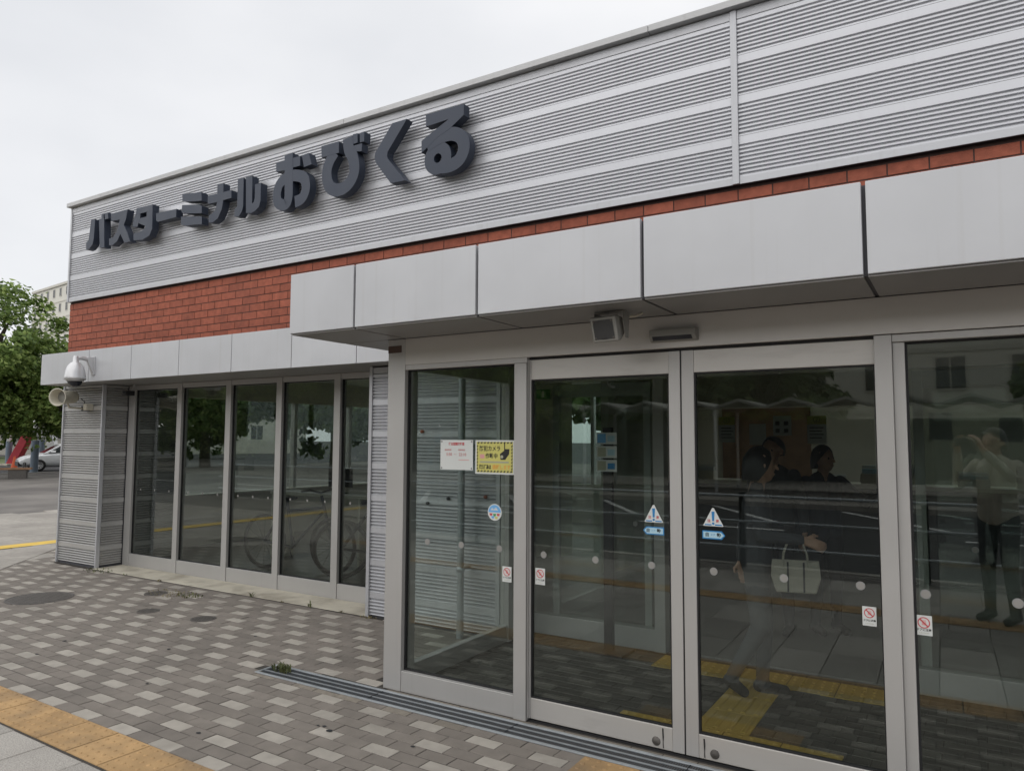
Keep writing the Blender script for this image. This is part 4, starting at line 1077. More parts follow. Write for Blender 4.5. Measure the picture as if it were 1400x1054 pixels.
def cover(x, y, r_, label, mesh=False):
    o = MB()
    prof = [(r_, -.02), (r_, .002), (r_ * .95, .003), (r_ * .94, .0005), (0, .0005)]
    o.lathe(prof, 32, Matrix.Translation((0, 0, 0)), 0, False)
    root = empty('manhole_cover', (x, y, 0.0015), 0, label, 'cover')
    q = o.build('lid', M['iron'], root)
    s_ = MB(); n = 7 if mesh else 3
    for i in range(-n, n + 1):
        for j in range(-n, n + 1):
            px, py = i * r_ * .9 / n, j * r_ * .9 / n
            if math.hypot(px, py) < r_ * .88:
                w = r_ * .3 / n
                s_.box(px - w, px + w, py - w, py + w, 0.0006, 0.003)
    s_.build('lid_studs', M['iron'], root)['kind'] = 'stuff'
cover(-7.93, 3.90, 0.30, 'large round iron manhole cover in paving at far left', True)
cover(-7.17, 4.656, 0.115, 'small round iron cover beside the mossy weeds near the window apron')
cover(-6.505, 4.156, 0.10, 'middle one of three small round iron covers before the windows')
cover(-5.809, 4.236, 0.11, 'rightmost of three small round iron covers before the windows')

M['grass'] = mat('weed_leaf', (0.075, 0.11, 0.03), 0.7, 0, 0.35, 12, col2=(0.16, 0.17, 0.06))
M['dry'] = mat('dry_weed', (0.20, 0.17, 0.085), 0.8, 0, 0.3, 12)
def weed(x, y, n, h, spread, label, m='grass'):
    rng = random.Random(int(x * 1000 + y * 77))
    root = empty('weed', (x, y, -0.004), 0, label, 'weed', None)
    b = MB()
    for k in range(n):
        a = rng.uniform(0, 2 * math.pi); d = rng.random() ** .6 * spread
        bx, by = math.cos(a) * d, math.sin(a) * d * .5
        hh = h * rng.uniform(.4, 1.0); la = rng.uniform(0, 2 * math.pi); ln = rng.uniform(.15, .9) * hh; w = rng.uniform(.002, .0045) + h * .03
        px, py = -math.sin(la) * w, math.cos(la) * w
        mx_, my_ = bx + math.cos(la) * ln * .4, by + math.sin(la) * ln * .4
        ex, ey = bx + math.cos(la) * ln, by + math.sin(la) * ln
        b.add([(bx - px * .5, by - py * .5, 0), (bx + px * .5, by + py * .5, 0), (mx_ + px, my_ + py, hh * .65), (mx_ - px, my_ - py, hh * .65), (ex, ey, hh * .8)], [(0, 1, 2, 3), (3, 2, 4)])
    b.build('leaves', M[m], root)
weed(-4.07, 3.60, 70, 0.075, 0.085, 'green weed growing out of the left end of the drain')
weed(-7.0, 4.72, 130, 0.03, 0.34, 'mossy weed patch beside small iron cover near the apron', 'dry')
weed(-6.75, 4.75, 60, 0.04, 0.18, 'greenish weed tuft at right end of the mossy patch')
weed(-8.95, 5.04, 90, 0.035, 0.26, 'weeds along the foot of the corrugated corner pillar')
for i, (x, h) in enumerate(((-8.4, .03), (-7.75, .04), (-6.2, .07), (-5.75, .035), (-5.35, .09), (-4.95, .04))):
    weed(x, 5.066, 7, h, .035, ('thin weed sprouting at the apron edge, number %d from the pillar' % (i + 1)).replace('number 1', 'first').replace('number 2', 'second').replace('number 3', 'third').replace('number 4', 'fourth').replace('number 5', 'fifth').replace('number 6', 'sixth'), 'dry' if i % 2 else 'grass')
weed(-4.6, 5.05, 30, .03, .09, 'weed tuft at foot of corrugated wall corner beside the apron', 'dry')

# cracked seal beside each floor bolt
for x, z1 in ((-1.368, .118), (-1.152, .11)):
    MB().prism_xz([(x, .02), (x + .004, .02), (x + .002, .05), (x + .005, .075), (x + .003, z1), (x - .004, z1), (x - .002, .07)], D + .0215, D + .0235).build('cracked_seal', M['gasket'], bld)

# ================================================================== INSIDE THE HALL
ct = empty('ticket_counter', (-1.5, 9.5, 0), 0, 'long ticket counter with pale top behind the entrance doors', 'counter')
P_(ct, MB().box(-3.6, 3.0, 9.52, 9.60, 0.0, 1.05).build('front', M['dark_board']))
P_(ct, MB().box(-3.64, 3.0, 9.42, 9.95, 1.051, 1.10).build('top', M['counter'], None, .006))
P_(ct, MB().box(-3.64, 3.0, 9.42, 9.72, 2.02, 2.62).build('bulkhead', M['hall_wall']))
box('hall_office_wall', M['hall_wall'], -3.64, 7.9, 11.6, 11.7, 0.0, 2.62, bld)
box('hall_wood_panel', M['wood'], -3.2, -1.9, 11.56, 11.599, 0.9, 2.1, bld)
def board(name, label, x0, x1, z0, z1, y, m, cat='sign'):
    o = empty(name, ((x0 + x1) / 2, y, z0), 0, label, cat)
    P_(o, MB().box(x0, x1, y, y + .006, z0, z1).build('panel', m))
    return o
s1 = board('window_number_sign', 'hanging ticket window sign with number one on yellow head', -2.62, -2.42, 1.58, 1.90, 9.30, S['white'])
P_(s1, rect('yellow_head', S['yellow'], -2.62, -2.42, 1.80, 1.90, 9.298, None)); P_(s1, lettering('①', .09, S['ink'], None, -2.52, 9.296, 1.85))
for k in range(4): P_(s1, rect('text_line', S['ink'], -2.59, -2.46 + .02 * (k % 2), 1.755 - k * .04, 1.765 - k * .04, 9.298, None))
s2 = board('window_number_sign', 'hanging ticket window sign with number two on yellow head', -1.565, -1.35, 1.57, 1.90, 9.30, S['white'])
P_(s2, rect('yellow_head', S['yellow'], -1.565, -1.35, 1.80, 1.90, 9.298, None)); P_(s2, lettering('②', .09, S['ink'], None, -1.457, 9.296, 1.85))
for k in range(4): P_(s2, rect('text_line', S['ink'], -1.54, -1.38 - .02 * (k % 2), 1.755 - k * .04, 1.765 - k * .04, 9.298, None))
s3 = board('symbol_poster', 'white poster of black symbols between the two numbered signs', -1.955, -1.745, 1.665, 1.905, 9.30, S['white'], 'poster')
for k in range(2):
    for j in range(2):
        P_(s3, rect('symbol', S['ink'], -1.93 + j * .1, -1.88 + j * .1, 1.70 + k * .09, 1.75 + k * .09, 9.298, None))
for i, (x, z, w, h, c, lb) in enumerate(((-2.25, 1.55, .2, .26, 'white', 'pale notice on the wall right of the first numbered sign'), (-0.3, 1.62, .22, .3, 'white', 'white notice above counter near the right jamb'), (0.35, 1.6, .2, .26, 'white', 'white notice above the counter right of the porch jamb'), (-3.3, 1.55, .12, .3, 'sky', 'narrow blue notice at the left end of the counter'), (0.9, 1.45, .3, .3, 'ink', 'black screen above the counter at right'))):
    board('counter_notice', lb, x, x + w, z, z + h, 9.33, S[c], 'notice')
items = [(-2.9, .28, .2, 'counter'), (-2.3, .2, .12, 'white'), (-1.35, .3, .1, 'white'), (-0.9, .25, .22, 'counter'), (-0.45, .16, .25, 'hall_wall'), (0.1, .3, .16, 'white'), (0.6, .22, .24, 'counter'), (1.1, .3, .14, 'white')]
names = ['first', 'second', 'third', 'fourth', 'fifth', 'sixth', 'seventh', 'eighth']
for i, (x, w, h, m) in enumerate(items):
    e = empty('leaflet_box', (x, 9.6, 1.101), 0, '%s leaflet box from the left on the ticket counter' % names[i], 'box', 'leaflet boxes on the counter')
    MB().box(-w / 2, w / 2, -.1, .1, 0, h * .55).box(-w / 2, w / 2, .06, .1, h * .55, h).build('tray', M[m], e, .004)
    MB().box(-w / 2 + .015, w / 2 - .015, -.06, .05, h * .3, h * .8).build('leaflets', S['pale' if i % 2 else 'white'], e)
# leaflet stand just inside
ls = empty('leaflet_stand', (-2.335, 5.24, 0), 0, 'dark stand with three blue and white leaflet panels inside porch', 'stand')
MB().box(-.035, .035, -.02, .02, 0.02, 1.7).build('post', M['rail_black'], ls); MB().box(-.16, .16, -.13, .13, 0, .02).build('base', M['rail_black'], ls, .004)
for k in range(3):
    p = MB().box(-.085, .085, -.034, -.026, 1.36 + k * .105, 1.45 + k * .105).build('leaflet', S['white'], ls)
    MB().box(-.075, -.005, -.036, -.0345, 1.37 + k * .105, 1.44 + k * .105).build('picture', S['sky' if k == 2 else 'grey'], p)
    MB().box(.01, .07, -.036, -.0345, 1.38 + k * .105, 1.425 + k * .105).build('picture', S['pale' if k else 'blue'], p)
ex = empty('exit_sign', (-4.95, 8.9, 2.15), 0, 'small green exit sign high on the hall wall', 'sign')
P_(ex, MB().box(-5.05, -4.85, 8.9, 8.93, 2.17, 2.30).build('panel', S['green'])); P_(ex, rect('running_figure', S['white'], -4.97, -4.93, 2.19, 2.28, 8.898, None))
box('hall_pier', M['hall_wall'], -5.2, -4.75, 8.931, 9.4, 0.0, 2.62, bld)
# indoor tactile sheet
ti = struct(empty('indoor_tactile'))
td = tactile_mesh('tactile_sheet', 0.3, M['tactile_in'], .005, 5); tb = tactile_mesh('tactile_sheet', 0.3, M['tactile_in'], .005, 5, True)
for k in range(4):
    for me, x, y in ((td, -1.62 + .302 * k, 4.02),): 
        o = bpy.data.objects.new('tactile_sheet', me); COL.objects.link(o); o.parent = ti; o.location = (x, y, .006)
for k in range(4):
    o = bpy.data.objects.new('tactile_sheet', tb if k < 3 else td); COL.objects.link(o); o.parent = ti; o.location = (-1.19, 4.322 + .302 * k, .006)
for x in (-1.492, -1.794, -0.888, -0.586):
    o = bpy.data.objects.new('tactile_sheet', td); COL.objects.link(o); o.parent = ti; o.location = (x, 5.228, .006)

# bicycles stored behind the left windows
def bicycle(loc, rz, col, label):
    root = empty('bicycle', loc, rz, label, 'bicycle', 'bicycles behind the window')
    fm = mat('bicycle_paint', col, .35, .2, .03)
    for x in (-.52, .52):
        b = MB(); n = 28
        b.tube([(x + .32 * math.cos(2 * math.pi * k / n), 0, .33 + .32 * math.sin(2 * math.pi * k / n)) for k in range(n + 1)], .018, 6, 0, True, False)
        w = b.build('wheel', M['black'], root)
        s_ = MB()
        s_.tube([(x + .295 * math.cos(2 * math.pi * k / n), 0, .33 + .295 * math.sin(2 * math.pi * k / n)) for k in range(n + 1)], .009, 5, 0, True, False)
        for k in range(12):
            a = 2 * math.pi * k / 12
            s_.tube([(x, 0, .33), (x + .29 * math.cos(a), 0, .33 + .29 * math.sin(a))], .0022, 4)
        s_.build('rim', M['iron'], w)
    f = MB()
    for a, b_ in (((-.52, .33), (-.08, .28)), ((-.52, .33), (-.18, .80)), ((-.08, .28), (-.18, .86)), ((-.08, .28), (.36, .72)), ((-.17, .72), (.36, .78)), ((.34, .92), (.52, .33))):
        f.tube([(a[0], 0, a[1]), (b_[0], 0, b_[1])], .017, 8)
    f.build('frame', fm, root)
    MB().tube([(.26, -.27, .98), (.36, -.24, 1.0), (.33, 0, .95), (.36, .24, 1.0), (.26, .27, .98)], .012, 8).build('handlebar', M['iron'], root)
    MB().add([(-.30, -.07, .88), (-.30, .07, .88), (-.02, .02, .89), (-.02, -.02, .89), (-.29, -.06, .84), (-.29, .06, .84), (-.04, .015, .86), (-.04, -.015, .86)], [(0, 1, 2, 3), (7, 6, 5, 4), (0, 4, 5, 1), (1, 5, 6, 2), (2, 6, 7, 3), (3, 7, 4, 0)]).build('saddle', M['black'], root, .012)
    MB().tube([(-.08, -.06, .28), (-.02, -.07, .16)], .008, 6).build('pedal', M['black'], root); MB().tube([(-.08, .06, .28), (-.14, .07, .40)], .008, 6).build('pedal', M['black'], root)
bicycle((-6.95, 6.35, 0), R(8), (0.06, 0.07, 0.09), 'dark bicycle stored behind third window pane from the left')
bicycle((-5.75, 6.6, 0), R(35), (0.04, 0.04, 0.045), 'dark bicycle stored behind fourth window pane from the left')
bicycle((-4.95, 6.75, 0), R(50), (0.03, 0.03, 0.035), 'black bicycle stored behind rightmost window pane')
tp = empty('tripod', (-5.35, 6.9, 0.9), 0, 'small black tripod on a shelf behind rightmost window pane', 'tripod')
for a in (90, 210, 330):
    MB().tube([(0, 0, .5), (.17 * math.cos(R(a)), .17 * math.sin(R(a)), 0)], .010, 6).build('leg', M['black'], tp)
MB().tube([(0, 0, .45), (0, 0, .58)], .014, 8).build('column', M['black'], tp); MB().box(-.06, .06, -.03, .03, .58, .63).build('head', M['black'], tp, .006)
sh = empty('shelf', (-6.4, 7.0, 0), 0, 'low pale shelf behind the middle window panes', 'shelf')
MB().box(-1.6, 1.6, -.2, .2, .86, .9).build('top', M['counter'], sh, .004)
for x in (-1.58, 0, 1.55): MB().box(x, x + .03, -.19, .19, 0, .86).build('leg', M['counter'], sh)
mn = empty('monitor', (-6.9, 7.0, .9), R(6), 'small dark monitor on the pale shelf behind window', 'monitor')
MB().box(-.19, .19, -.012, .012, .08, .32).build('screen', M['black'], mn, .004); MB().box(-.03, .03, -.01, .03, .0, .1).build('stand', M['black'], mn); MB().box(-.09, .09, -.06, .06, 0, .008).build('base', M['black'], mn)
bp = empty('bamboo_pole', (0.28, 4.85, 0), 0, 'thin bamboo pole leaning inside right porch pane', 'pole')
b = MB(); pts = [(0.005 * k, 0.055 * k, 0.115 * k) for k in range(17)]
b.tube(pts, .012, 8); b.build('cane', mat('bamboo', (0.36, 0.27, 0.13), .5, 0, .1), bp)
for k in range(1, 6): MB().tube([(0.015 * k, 0.165 * k, 0.345 * k - .006), (0.015 * k, 0.165 * k + .003, 0.345 * k + .006)], .0145, 8).build('node_ring', M['cream'], bp)

# ================================================================== PEOPLE
def capsule(mb, a, b, ra, rb, mi, n=12):
    a, b = Vector(a), Vector(b)
    d = b - a; L_ = max(d.length, 1e-4)
    q = d.to_track_quat('Z', 'Y').to_matrix().to_4x4()
    prof = [(0.0, -ra)]
    for k in range(1, 4): prof.append((ra * math.sin(k * math.pi / 6), -ra * math.cos(k * math.pi / 6)))
    prof.append((ra, 0)); prof.append((rb, L_))
    for k in range(1, 4): prof.append((rb * math.cos(k * math.pi / 6), L_ + rb * math.sin(k * math.pi / 6)))
    prof.append((0.0, L_ + rb))
    prof[0] = (ra * .02, -ra); prof[-1] = (rb * .02, L_ + rb)
    mm = Matrix.Translation(a) @ q
    base = len(mb.v)
    mb.lathe(prof, n, mm, mi)
    k = len(prof)
    mb.f.append([base + i for i in range(n - 1, -1, -1)]); mb.m.append(mi); mb.s.append(True)
    mb.f.append([base + (k - 1) * n + i for i in range(n)]); mb.m.append(mi); mb.s.append(True)

M['skin'] = mat('skin', (0.42, 0.25, 0.17), .5, 0, .06, 8)
M['hair'] = mat('dark_hair', (0.012, 0.010, 0.010), .45, 0, .2, 30)
M['eye'] = flat('eye_dark', (.01, .01, .01), .2)
def hand(caps, wrist, dirv, palm_n, curl, mk, s=1.0):
    """palm and five fingers; dirv = direction of the fingers, palm_n = palm normal"""
    w = Vector(wrist); d = Vector(dirv).normalized(); pn = Vector(palm_n).normalized(); side = d.cross(pn).normalized()
    pc = w + d * .045 * s
    for o in (-.022, 0, .022):
        caps.append((w + side * o * .6, w + d * .085 * s + side * o, .016 * s, .013 * s, mk))
    for o, ln in ((-.030, .052), (-.011, .068), (.009, .072), (.028, .062)):
        k0 = w + d * .09 * s + side * o
        k1 = k0 + (d * math.cos(curl) + pn * math.sin(curl)) * ln * .55 * s
        k2 = k1 + (d * math.cos(curl * 2) + pn * math.sin(curl * 2)) * ln * .45 * s
        caps.append((k0, k1, .0095, .0085, mk)); caps.append((k1, k2, .0085, .0075, mk))
    t0 = w + d * .03 * s + side * .03; t1 = t0 + (d * .6 + side * .7 + pn * .3).normalized() * .035; t2 = t1 + (d * .9 + pn * .4).normalized() * .028
    caps.append((t0, t1, .012, .010, mk)); caps.append((t1, t2, .010, .0085, mk))
def person(label, loc, heading, H, top, legs, shoe, arms, feet, hair_len=0.06, lean=0.0, head_turn=0.0, sleeve='top'):
    """arms / feet: joint positions in the figure's frame (x right, y forward)"""
    k = H / 1.62
    keys = ['top', 'legs', 'shoe', 'skin']
    mats_ = [top, legs, shoe, M['skin']]
    V = lambda x, y, z: Vector((x * k, y * k + lean * max(0, z - .85), z * k))
    caps = []
    for s_ in (-1, 1):
        hip, knee, ankle = V(s_ * .08, 0, .86), V(*feet[s_][0]), V(*feet[s_][1])
        caps.append((hip, knee, .088 * k, .062 * k, 'legs')); caps.append((knee, ankle, .06 * k, .042 * k, 'legs'))
        toe = V(*feet[s_][2])
        caps.append((ankle - Vector((0, .02, .03)), toe, .042 * k, .034 * k, 'shoe'))
        sh_, el, wr = V(s_ * .165, 0, 1.305), V(*arms[s_][0]), V(*arms[s_][1])
        caps.append((sh_, el, .056 * k, .046 * k, 'top')); caps.append((el, el + (wr - el) * .88, .044 * k, .036 * k, sleeve)); caps.append((el + (wr - el) * .8, wr, .029 * k, .026 * k, 'skin'))
        hand(caps, wr, Vector(arms[s_][2]), Vector(arms[s_][3]), arms[s_][4], 'skin', k)
    for x in (-.055, .055):
        caps.append((V(x, 0, .88), V(x, .0, 1.06), .105 * k, .098 * k, 'top'))
        caps.append((V(x, 0, 1.06), V(x * 1.2, 0, 1.25), .098 * k, .095 * k, 'top'))
        caps.append((V(x * 2, -.01, 1.28), V(x, -.005, 1.34), .062 * k, .05 * k, 'top'))
    caps.append((V(0, -.005, 1.33), V(0, .01, 1.42), .052 * k, .048 * k, 'skin'))
    ht = Matrix.Rotation(head_turn, 4, 'Z'); hc = V(0, .025, 1.50)
    HV = lambda x, y, z: hc + ht @ Vector((x * k, y * k, z * k))
    caps.append((HV(0, -.02, .035), HV(0, .0, .02), .086 * k, .082 * k, 'skin')); caps.append((HV(0, .02, -.01), HV(0, .035, -.065), .068 * k, .042 * k, 'skin'))
    caps.append((HV(0, .092, .01), HV(0, .108, -.018), .009, .013, 'skin'))
    caps.append((HV(-.02, .083, -.052), HV(.02, .083, -.052), .008, .008, 'skin'))
    for s_ in (-1, 1): caps.append((HV(s_ * .082, -.005, .01), HV(s_ * .084, -.008, -.02), .014, .011, 'skin'))
    mb = MB()
    for a, b, ra, rb, mk in caps: capsule(mb, a, b, ra, rb, keys.index(mk))
    me = bpy.data.meshes.new('body'); me.from_pydata(mb.v, [], mb.f); me.update()
    tmp = bpy.data.objects.new('body', me); COL.objects.link(tmp)
    rm = tmp.modifiers.new('remesh', 'REMESH'); rm.mode = 'VOXEL'; rm.voxel_size = 0.0095; rm.use_smooth_shade = True
    sm = tmp.modifiers.new('smooth', 'SMOOTH'); sm.factor = .5; sm.iterations = 3
    dg = bpy.context.evaluated_depsgraph_get()
    out = bpy.data.meshes.new_from_object(tmp.evaluated_get(dg))
    bpy.data.objects.remove(tmp)
    out.materials.clear()
    for m in mats_: out.materials.append(m)
    segs = [(a, b, max(ra, rb), (b - a), max((b - a).length_squared, 1e-8), keys.index(mk)) for a, b, ra, rb, mk in caps]
    idx = []
    for p in out.polygons:
        c = p.center; best, bi = 9e9, 0
        for a, b, r_, ab, l2, mi in segs:
            t = (c - a).dot(ab) / l2
            t = 0.0 if t < 0 else 1.0 if t > 1 else t
            dd = (c - a - ab * t).length - r_
            if dd < best: best, bi = dd, mi
        idx.append(bi)
    out.polygons.foreach_set('material_index', idx)
    out.polygons.foreach_set('use_smooth', [True] * len(out.polygons))
    root = empty('person', loc, heading, label, 'person')
    bo = bpy.data.objects.new('body', out); COL.objects.link(bo); bo.parent = root
    # hair cap: half shell with uneven locks
    hb = MB(); rng = random.Random(int(H * 1000 + loc[0] * 10)); n = 22
    rings = []
    for i in range(8):
        th = i / 7 * R(112)
        ring = []
        for j in range(n):
            a = 2 * math.pi * j / n
            front = max(0.0, (math.sin(a) + .3) / 1.3)
            t2 = th * (1 - .58 * front)
            drop = hair_len * (i / 7) ** 2 * (1 - front) ** .6
            rr = .101 * (1 + rng.uniform(-.03, .04))
            ring.append(HV(rr * math.sin(t2) * math.cos(a) * .95, -.018 + rr * math.sin(t2) * math.sin(a) * 1.06, .032 + rr * math.cos(t2) - drop))
        rings.append(ring)
    hb.add([p for r_ in rings for p in r_], [(i * n + j, i * n + (j + 1) % n, (i + 1) * n + (j + 1) % n, (i + 1) * n + j) for i in range(7) for j in range(n)], 0, True)
    hb.build('hair', M['hair'], root)
    for s_ in (-1, 1):
        MB().lathe([(0.0, .006), (.008, .004), (.010, 0)], 8, Matrix.Translation(HV(s_ * .03, .072, .012)) @ ht @ Matrix.Rotation(R(-90), 4, 'X')).build('eye', M['eye'], root)
    return root
cl = lambda n, c: mat(n, c, .85, 0, .1, 9)
stand = {-1: [(-.09, .02, .47), (-.10, -.01, .08), (-.11, .13, .032)], 1: [(.09, .02, .47), (.10, -.01, .08), (.11, .13, .032)]}
walk = {-1: [(-.085, .05, .47), (-.085, .03, .08), (-.09, .17, .032)], 1: [(.08, .02, .47), (.08, -.16, .15), (.08, -.09, .05)]}
down = lambda s_, y=0.0: [(s_ * .22, -.03 + y * .4, 1.06), (s_ * .25, .03 + y, .84), (0, .15, -1), (-s_, 0, 0), .35]
woman = person('short-haired person in grey cardigan and long grey trousers walking inside the porch', (-1.14, 4.83, 0.0), R(-75), 1.555, cl('grey_cardigan', (.050, .052, .060)), cl('grey_trousers', (.075, .077, .083)), cl('dark_shoe', (.03, .028, .027)),
    {-1: down(-1, -.12), 1: [(.22, .03, 1.07), (.22, .27, 1.05), (0, 1, -.3), (-1, 0, -.3), .5]}, walk, .09, 0.03, R(15))
bag = empty('tote_bag', (-0.875, 4.685, 0.70), R(14), 'off-white canvas tote bag with long handles carried by walking person', 'bag')
bag.scale = (.66, .66, .70)
canvas = mat('canvas', (.42, .39, .33), .9, 0, .06, 20, .3, 300); dark_trim = cl('bag_trim', (.05, .05, .055))
MB().add([(-.17, -.05, 0), (.17, -.05, 0), (.17, .05, 0), (-.17, .05, 0), (-.20, -.02, .27), (.20, -.02, .27), (.20, .02, .27), (-.20, .02, .27), (-.21, -.055, .13), (.21, -.055, .13), (.21, .055, .13), (-.21, .055, .13)],
   [(3, 2, 1, 0), (0, 1, 9, 8), (1, 2, 10, 9), (2, 3, 11, 10), (3, 0, 8, 11), (8, 9, 5, 4), (9, 10, 6, 5), (10, 11, 7, 6), (11, 8, 4, 7)]).build('body', canvas, bag, .012)
for s_ in (-1, 1):
    MB().tube([(-.11, s_ * .03, .2), (-.10, s_ * .028, .32), (-.06, s_ * .02, .43), (0, s_ * .015, .47), (.06, s_ * .02, .43), (.10, s_ * .028, .32), (.11, s_ * .03, .2)], .009, 6).build('handle', canvas, bag)
MB().box(-.075, -.06, -.062, -.0585, .01, .26).box(.06, .075, -.062, -.0585, .01, .26).build('stripe', dark_trim, bag)
person('person in dark jacket standing right behind the walking person', (-1.38, 6.55, 0.0), R(175), 1.63, cl('dark_jacket', (.045, .05, .06)), cl('black_trousers', (.03, .03, .034)), cl('black_shoe', (.02, .02, .02)), {-1: down(-1), 1: down(1)}, stand, .03, 0, R(-10))
person('person in navy jacket pointing to the right inside the hall doorway', (-1.02, 6.75, 0.0), R(-140), 1.56, cl('navy_jacket', (.03, .036, .055)), cl('navy_trousers', (.03, .03, .036)), cl('brown_shoe', (.04, .03, .025)),
    {-1: [(-.30, .16, 1.12), (-.34, .38, 1.28), (-.1, 1, .3), (0, 0, -1), .25], 1: down(1)}, stand, .08, 0, R(20))
# photographer stands behind the camera and shows only as a reflection
ph = empty('phone', tuple(EYE - FWD * .02), 0, 'dark smartphone held up by the photographer, seen only reflected', 'phone')
ph.rotation_euler = cam.matrix_world.to_euler()
MB().box(-.076, .076, -.037, .037, -.001, .007).build('case', M['black'], ph, .006)
pr = person('photographer in pale jacket holding a phone, seen as reflection in porch glass', (0.26, -0.46, 0.0), YAW, 1.72, cl('pale_jacket', (.46, .43, .36)), cl('dark_jeans', (.035, .037, .045)), cl('dark_boots', (.02, .02, .02)),
    {-1: [(-.27, .10, 1.13), (-.105, .36, 1.44), (.25, .3, 1), (1, .3, 0), .6], 1: [(.27, .10, 1.13), (.105, .36, 1.44), (-.25, .3, 1), (-1, .3, 0), .6]}, stand, .05)

# ================================================================== STREET BEHIND THE CAMERA (shows in the glass)
gr = empty('guard_rail', (-2.43, -2.12, 0), 0, 'black pedestrian guard rail along the kerb, seen reflected in the doors', 'railing')
post = None
for k in range(-7, 6):
    o = MB().box(-.035, .035, -.035, .035, 0, .95).build('post', M['rail_black'], gr, .004) if post is None else copy_obj(post, gr)
    post = post or o
    o.location = (2.05 * k, 0, 0)
for z in (.90, .58, .26):
    MB().tube([(-15, 0.045, z), (11, 0.045, z)], .019, 8).build('rail', M['galv'], gr)
opp = struct(box('far_pavement', M['plaza'], -60, 30, -40, -12.5, -0.3, 0.0))
rl = struct(empty('road_marking'))
for k in range(-8, 6): MB().box(k * 6.0, k * 6 + 3, -7.6, -7.45, GZ, GZ + .004).build('dash', M['white'], rl)
MB().box(-50, 30, -3.2, -3.05, GZ, GZ + .004).build('edge_line', M['white'], rl)
for k in range(7): MB().obox(Matrix.Translation((-14 + 3.2 * k, -10.3, GZ + .002)) @ Matrix.Rotation(R(55), 4, 'Z'), 2.3, .08, .003).build('bay_line', M['white'], rl)
hg = empty('hedge', (-36, -30, 0), R(-12), 'long clipped hedge under the trees across the road, seen reflected', 'hedge')
shl = empty('bus_shelter', (-6.5, -16.5, 0), 0, 'long bus shelter with folded white roof across the road, seen reflected', 'shelter')
for k in range(14):
    x = -9 + k * 1.5
    MB().add([(x, -1.5, 2.55), (x + .75, -1.5, 2.80), (x + 1.5, -1.5, 2.55), (x, 1.5, 2.55), (x + .75, 1.5, 2.80), (x + 1.5, 1.5, 2.55), (x, -1.5, 2.63), (x + .75, -1.5, 2.88), (x + 1.5, -1.5, 2.63), (x, 1.5, 2.63), (x + .75, 1.5, 2.88), (x + 1.5, 1.5, 2.63)],
        [(0, 3, 4, 1), (1, 4, 5, 2), (6, 7, 10, 9), (7, 8, 11, 10), (3, 9, 10, 4), (4, 10, 11, 5), (0, 1, 7, 6), (1, 2, 8, 7)]).build('roof_fold', M['spk'], shl)
    if k % 3 == 0:
        for y in (-1.3, 1.3): MB().tube([(x, y, 0), (x, y, 2.57)], .06, 10).build('post', M['silver'], shl)
MB().box(-9, 12, -1.45, -1.40, .3, 2.3).build('back_screen', M['dark_board'], shl)
# ---- buildings far off
M['far_wall'] = mat('far_render', (.66, .64, .57), .85, 0, .05, .4)
M['far_trim'] = mat('far_band', (.54, .52, .46), .85, 0, .06, .6)
M['far_glass'] = mat('far_window', (.035, .04, .048), .12, 0, .1, .5)
def far_building(label, cx, cy, rz, w, dp_, h, floors, bays, mw='far_wall', zb=0.0, win=(1.3, 1.6)):
    e = empty('apartment_block', (cx, cy, zb), rz, label, 'building')
    MB().box(-w / 2, w / 2, 0, dp_, 0, h).build('wall', M[mw], e)
    MB().box(-w / 2 - .25, w / 2 + .25, -.25, dp_ + .25, h, h + .5).build('cornice', M['far_trim'], e)
    fh = h / floors; wm = None
    for f in range(floors):
        MB().box(-w / 2 - .08, w / 2 + .08, -.08, -.001, f * fh - .12, f * fh + .12).build('string_course', M['far_trim'], e)
        for k in range(bays):
            x = -w / 2 + (k + .5) * w / bays; z = f * fh + fh * .36
            if wm is None:
                wm = MB().box(-win[0] / 2, win[0] / 2, -.03, .03, 0, win[1]).build('window', M['far_glass'], e); o = wm
                fr2 = MB().box(-win[0] / 2 - .1, -win[0] / 2, -.06, .06, -.1, win[1] + .1).box(win[0] / 2, win[0] / 2 + .1, -.06, .06, -.1, win[1] + .1).box(-win[0] / 2, win[0] / 2, -.06, .06, win[1], win[1] + .1).box(-win[0] / 2, win[0] / 2, -.08, .06, -.1, 0).box(-.03, .03, -.05, .05, 0, win[1]).build('window_frame', M['far_trim'], o)
            else:
                o = copy_obj(wm, e); copy_obj(fr2, o)
            o.location = (x, 0, z)
    return e
far_building('pale beige apartment block with small windows rising behind the trees', -152, 77, R(-6.6), 36, 20, 32.5, 10, 11, win=(.95, 1.6))
far_building('long low pale block across the road, seen reflected in the doors', -2, -36, R(180), 46, 10, 9.5, 3, 14)
far_building('low grey shop row far behind the parked car', -75, 47, R(61), 34, 8, 4.2, 1, 9, 'far_trim')

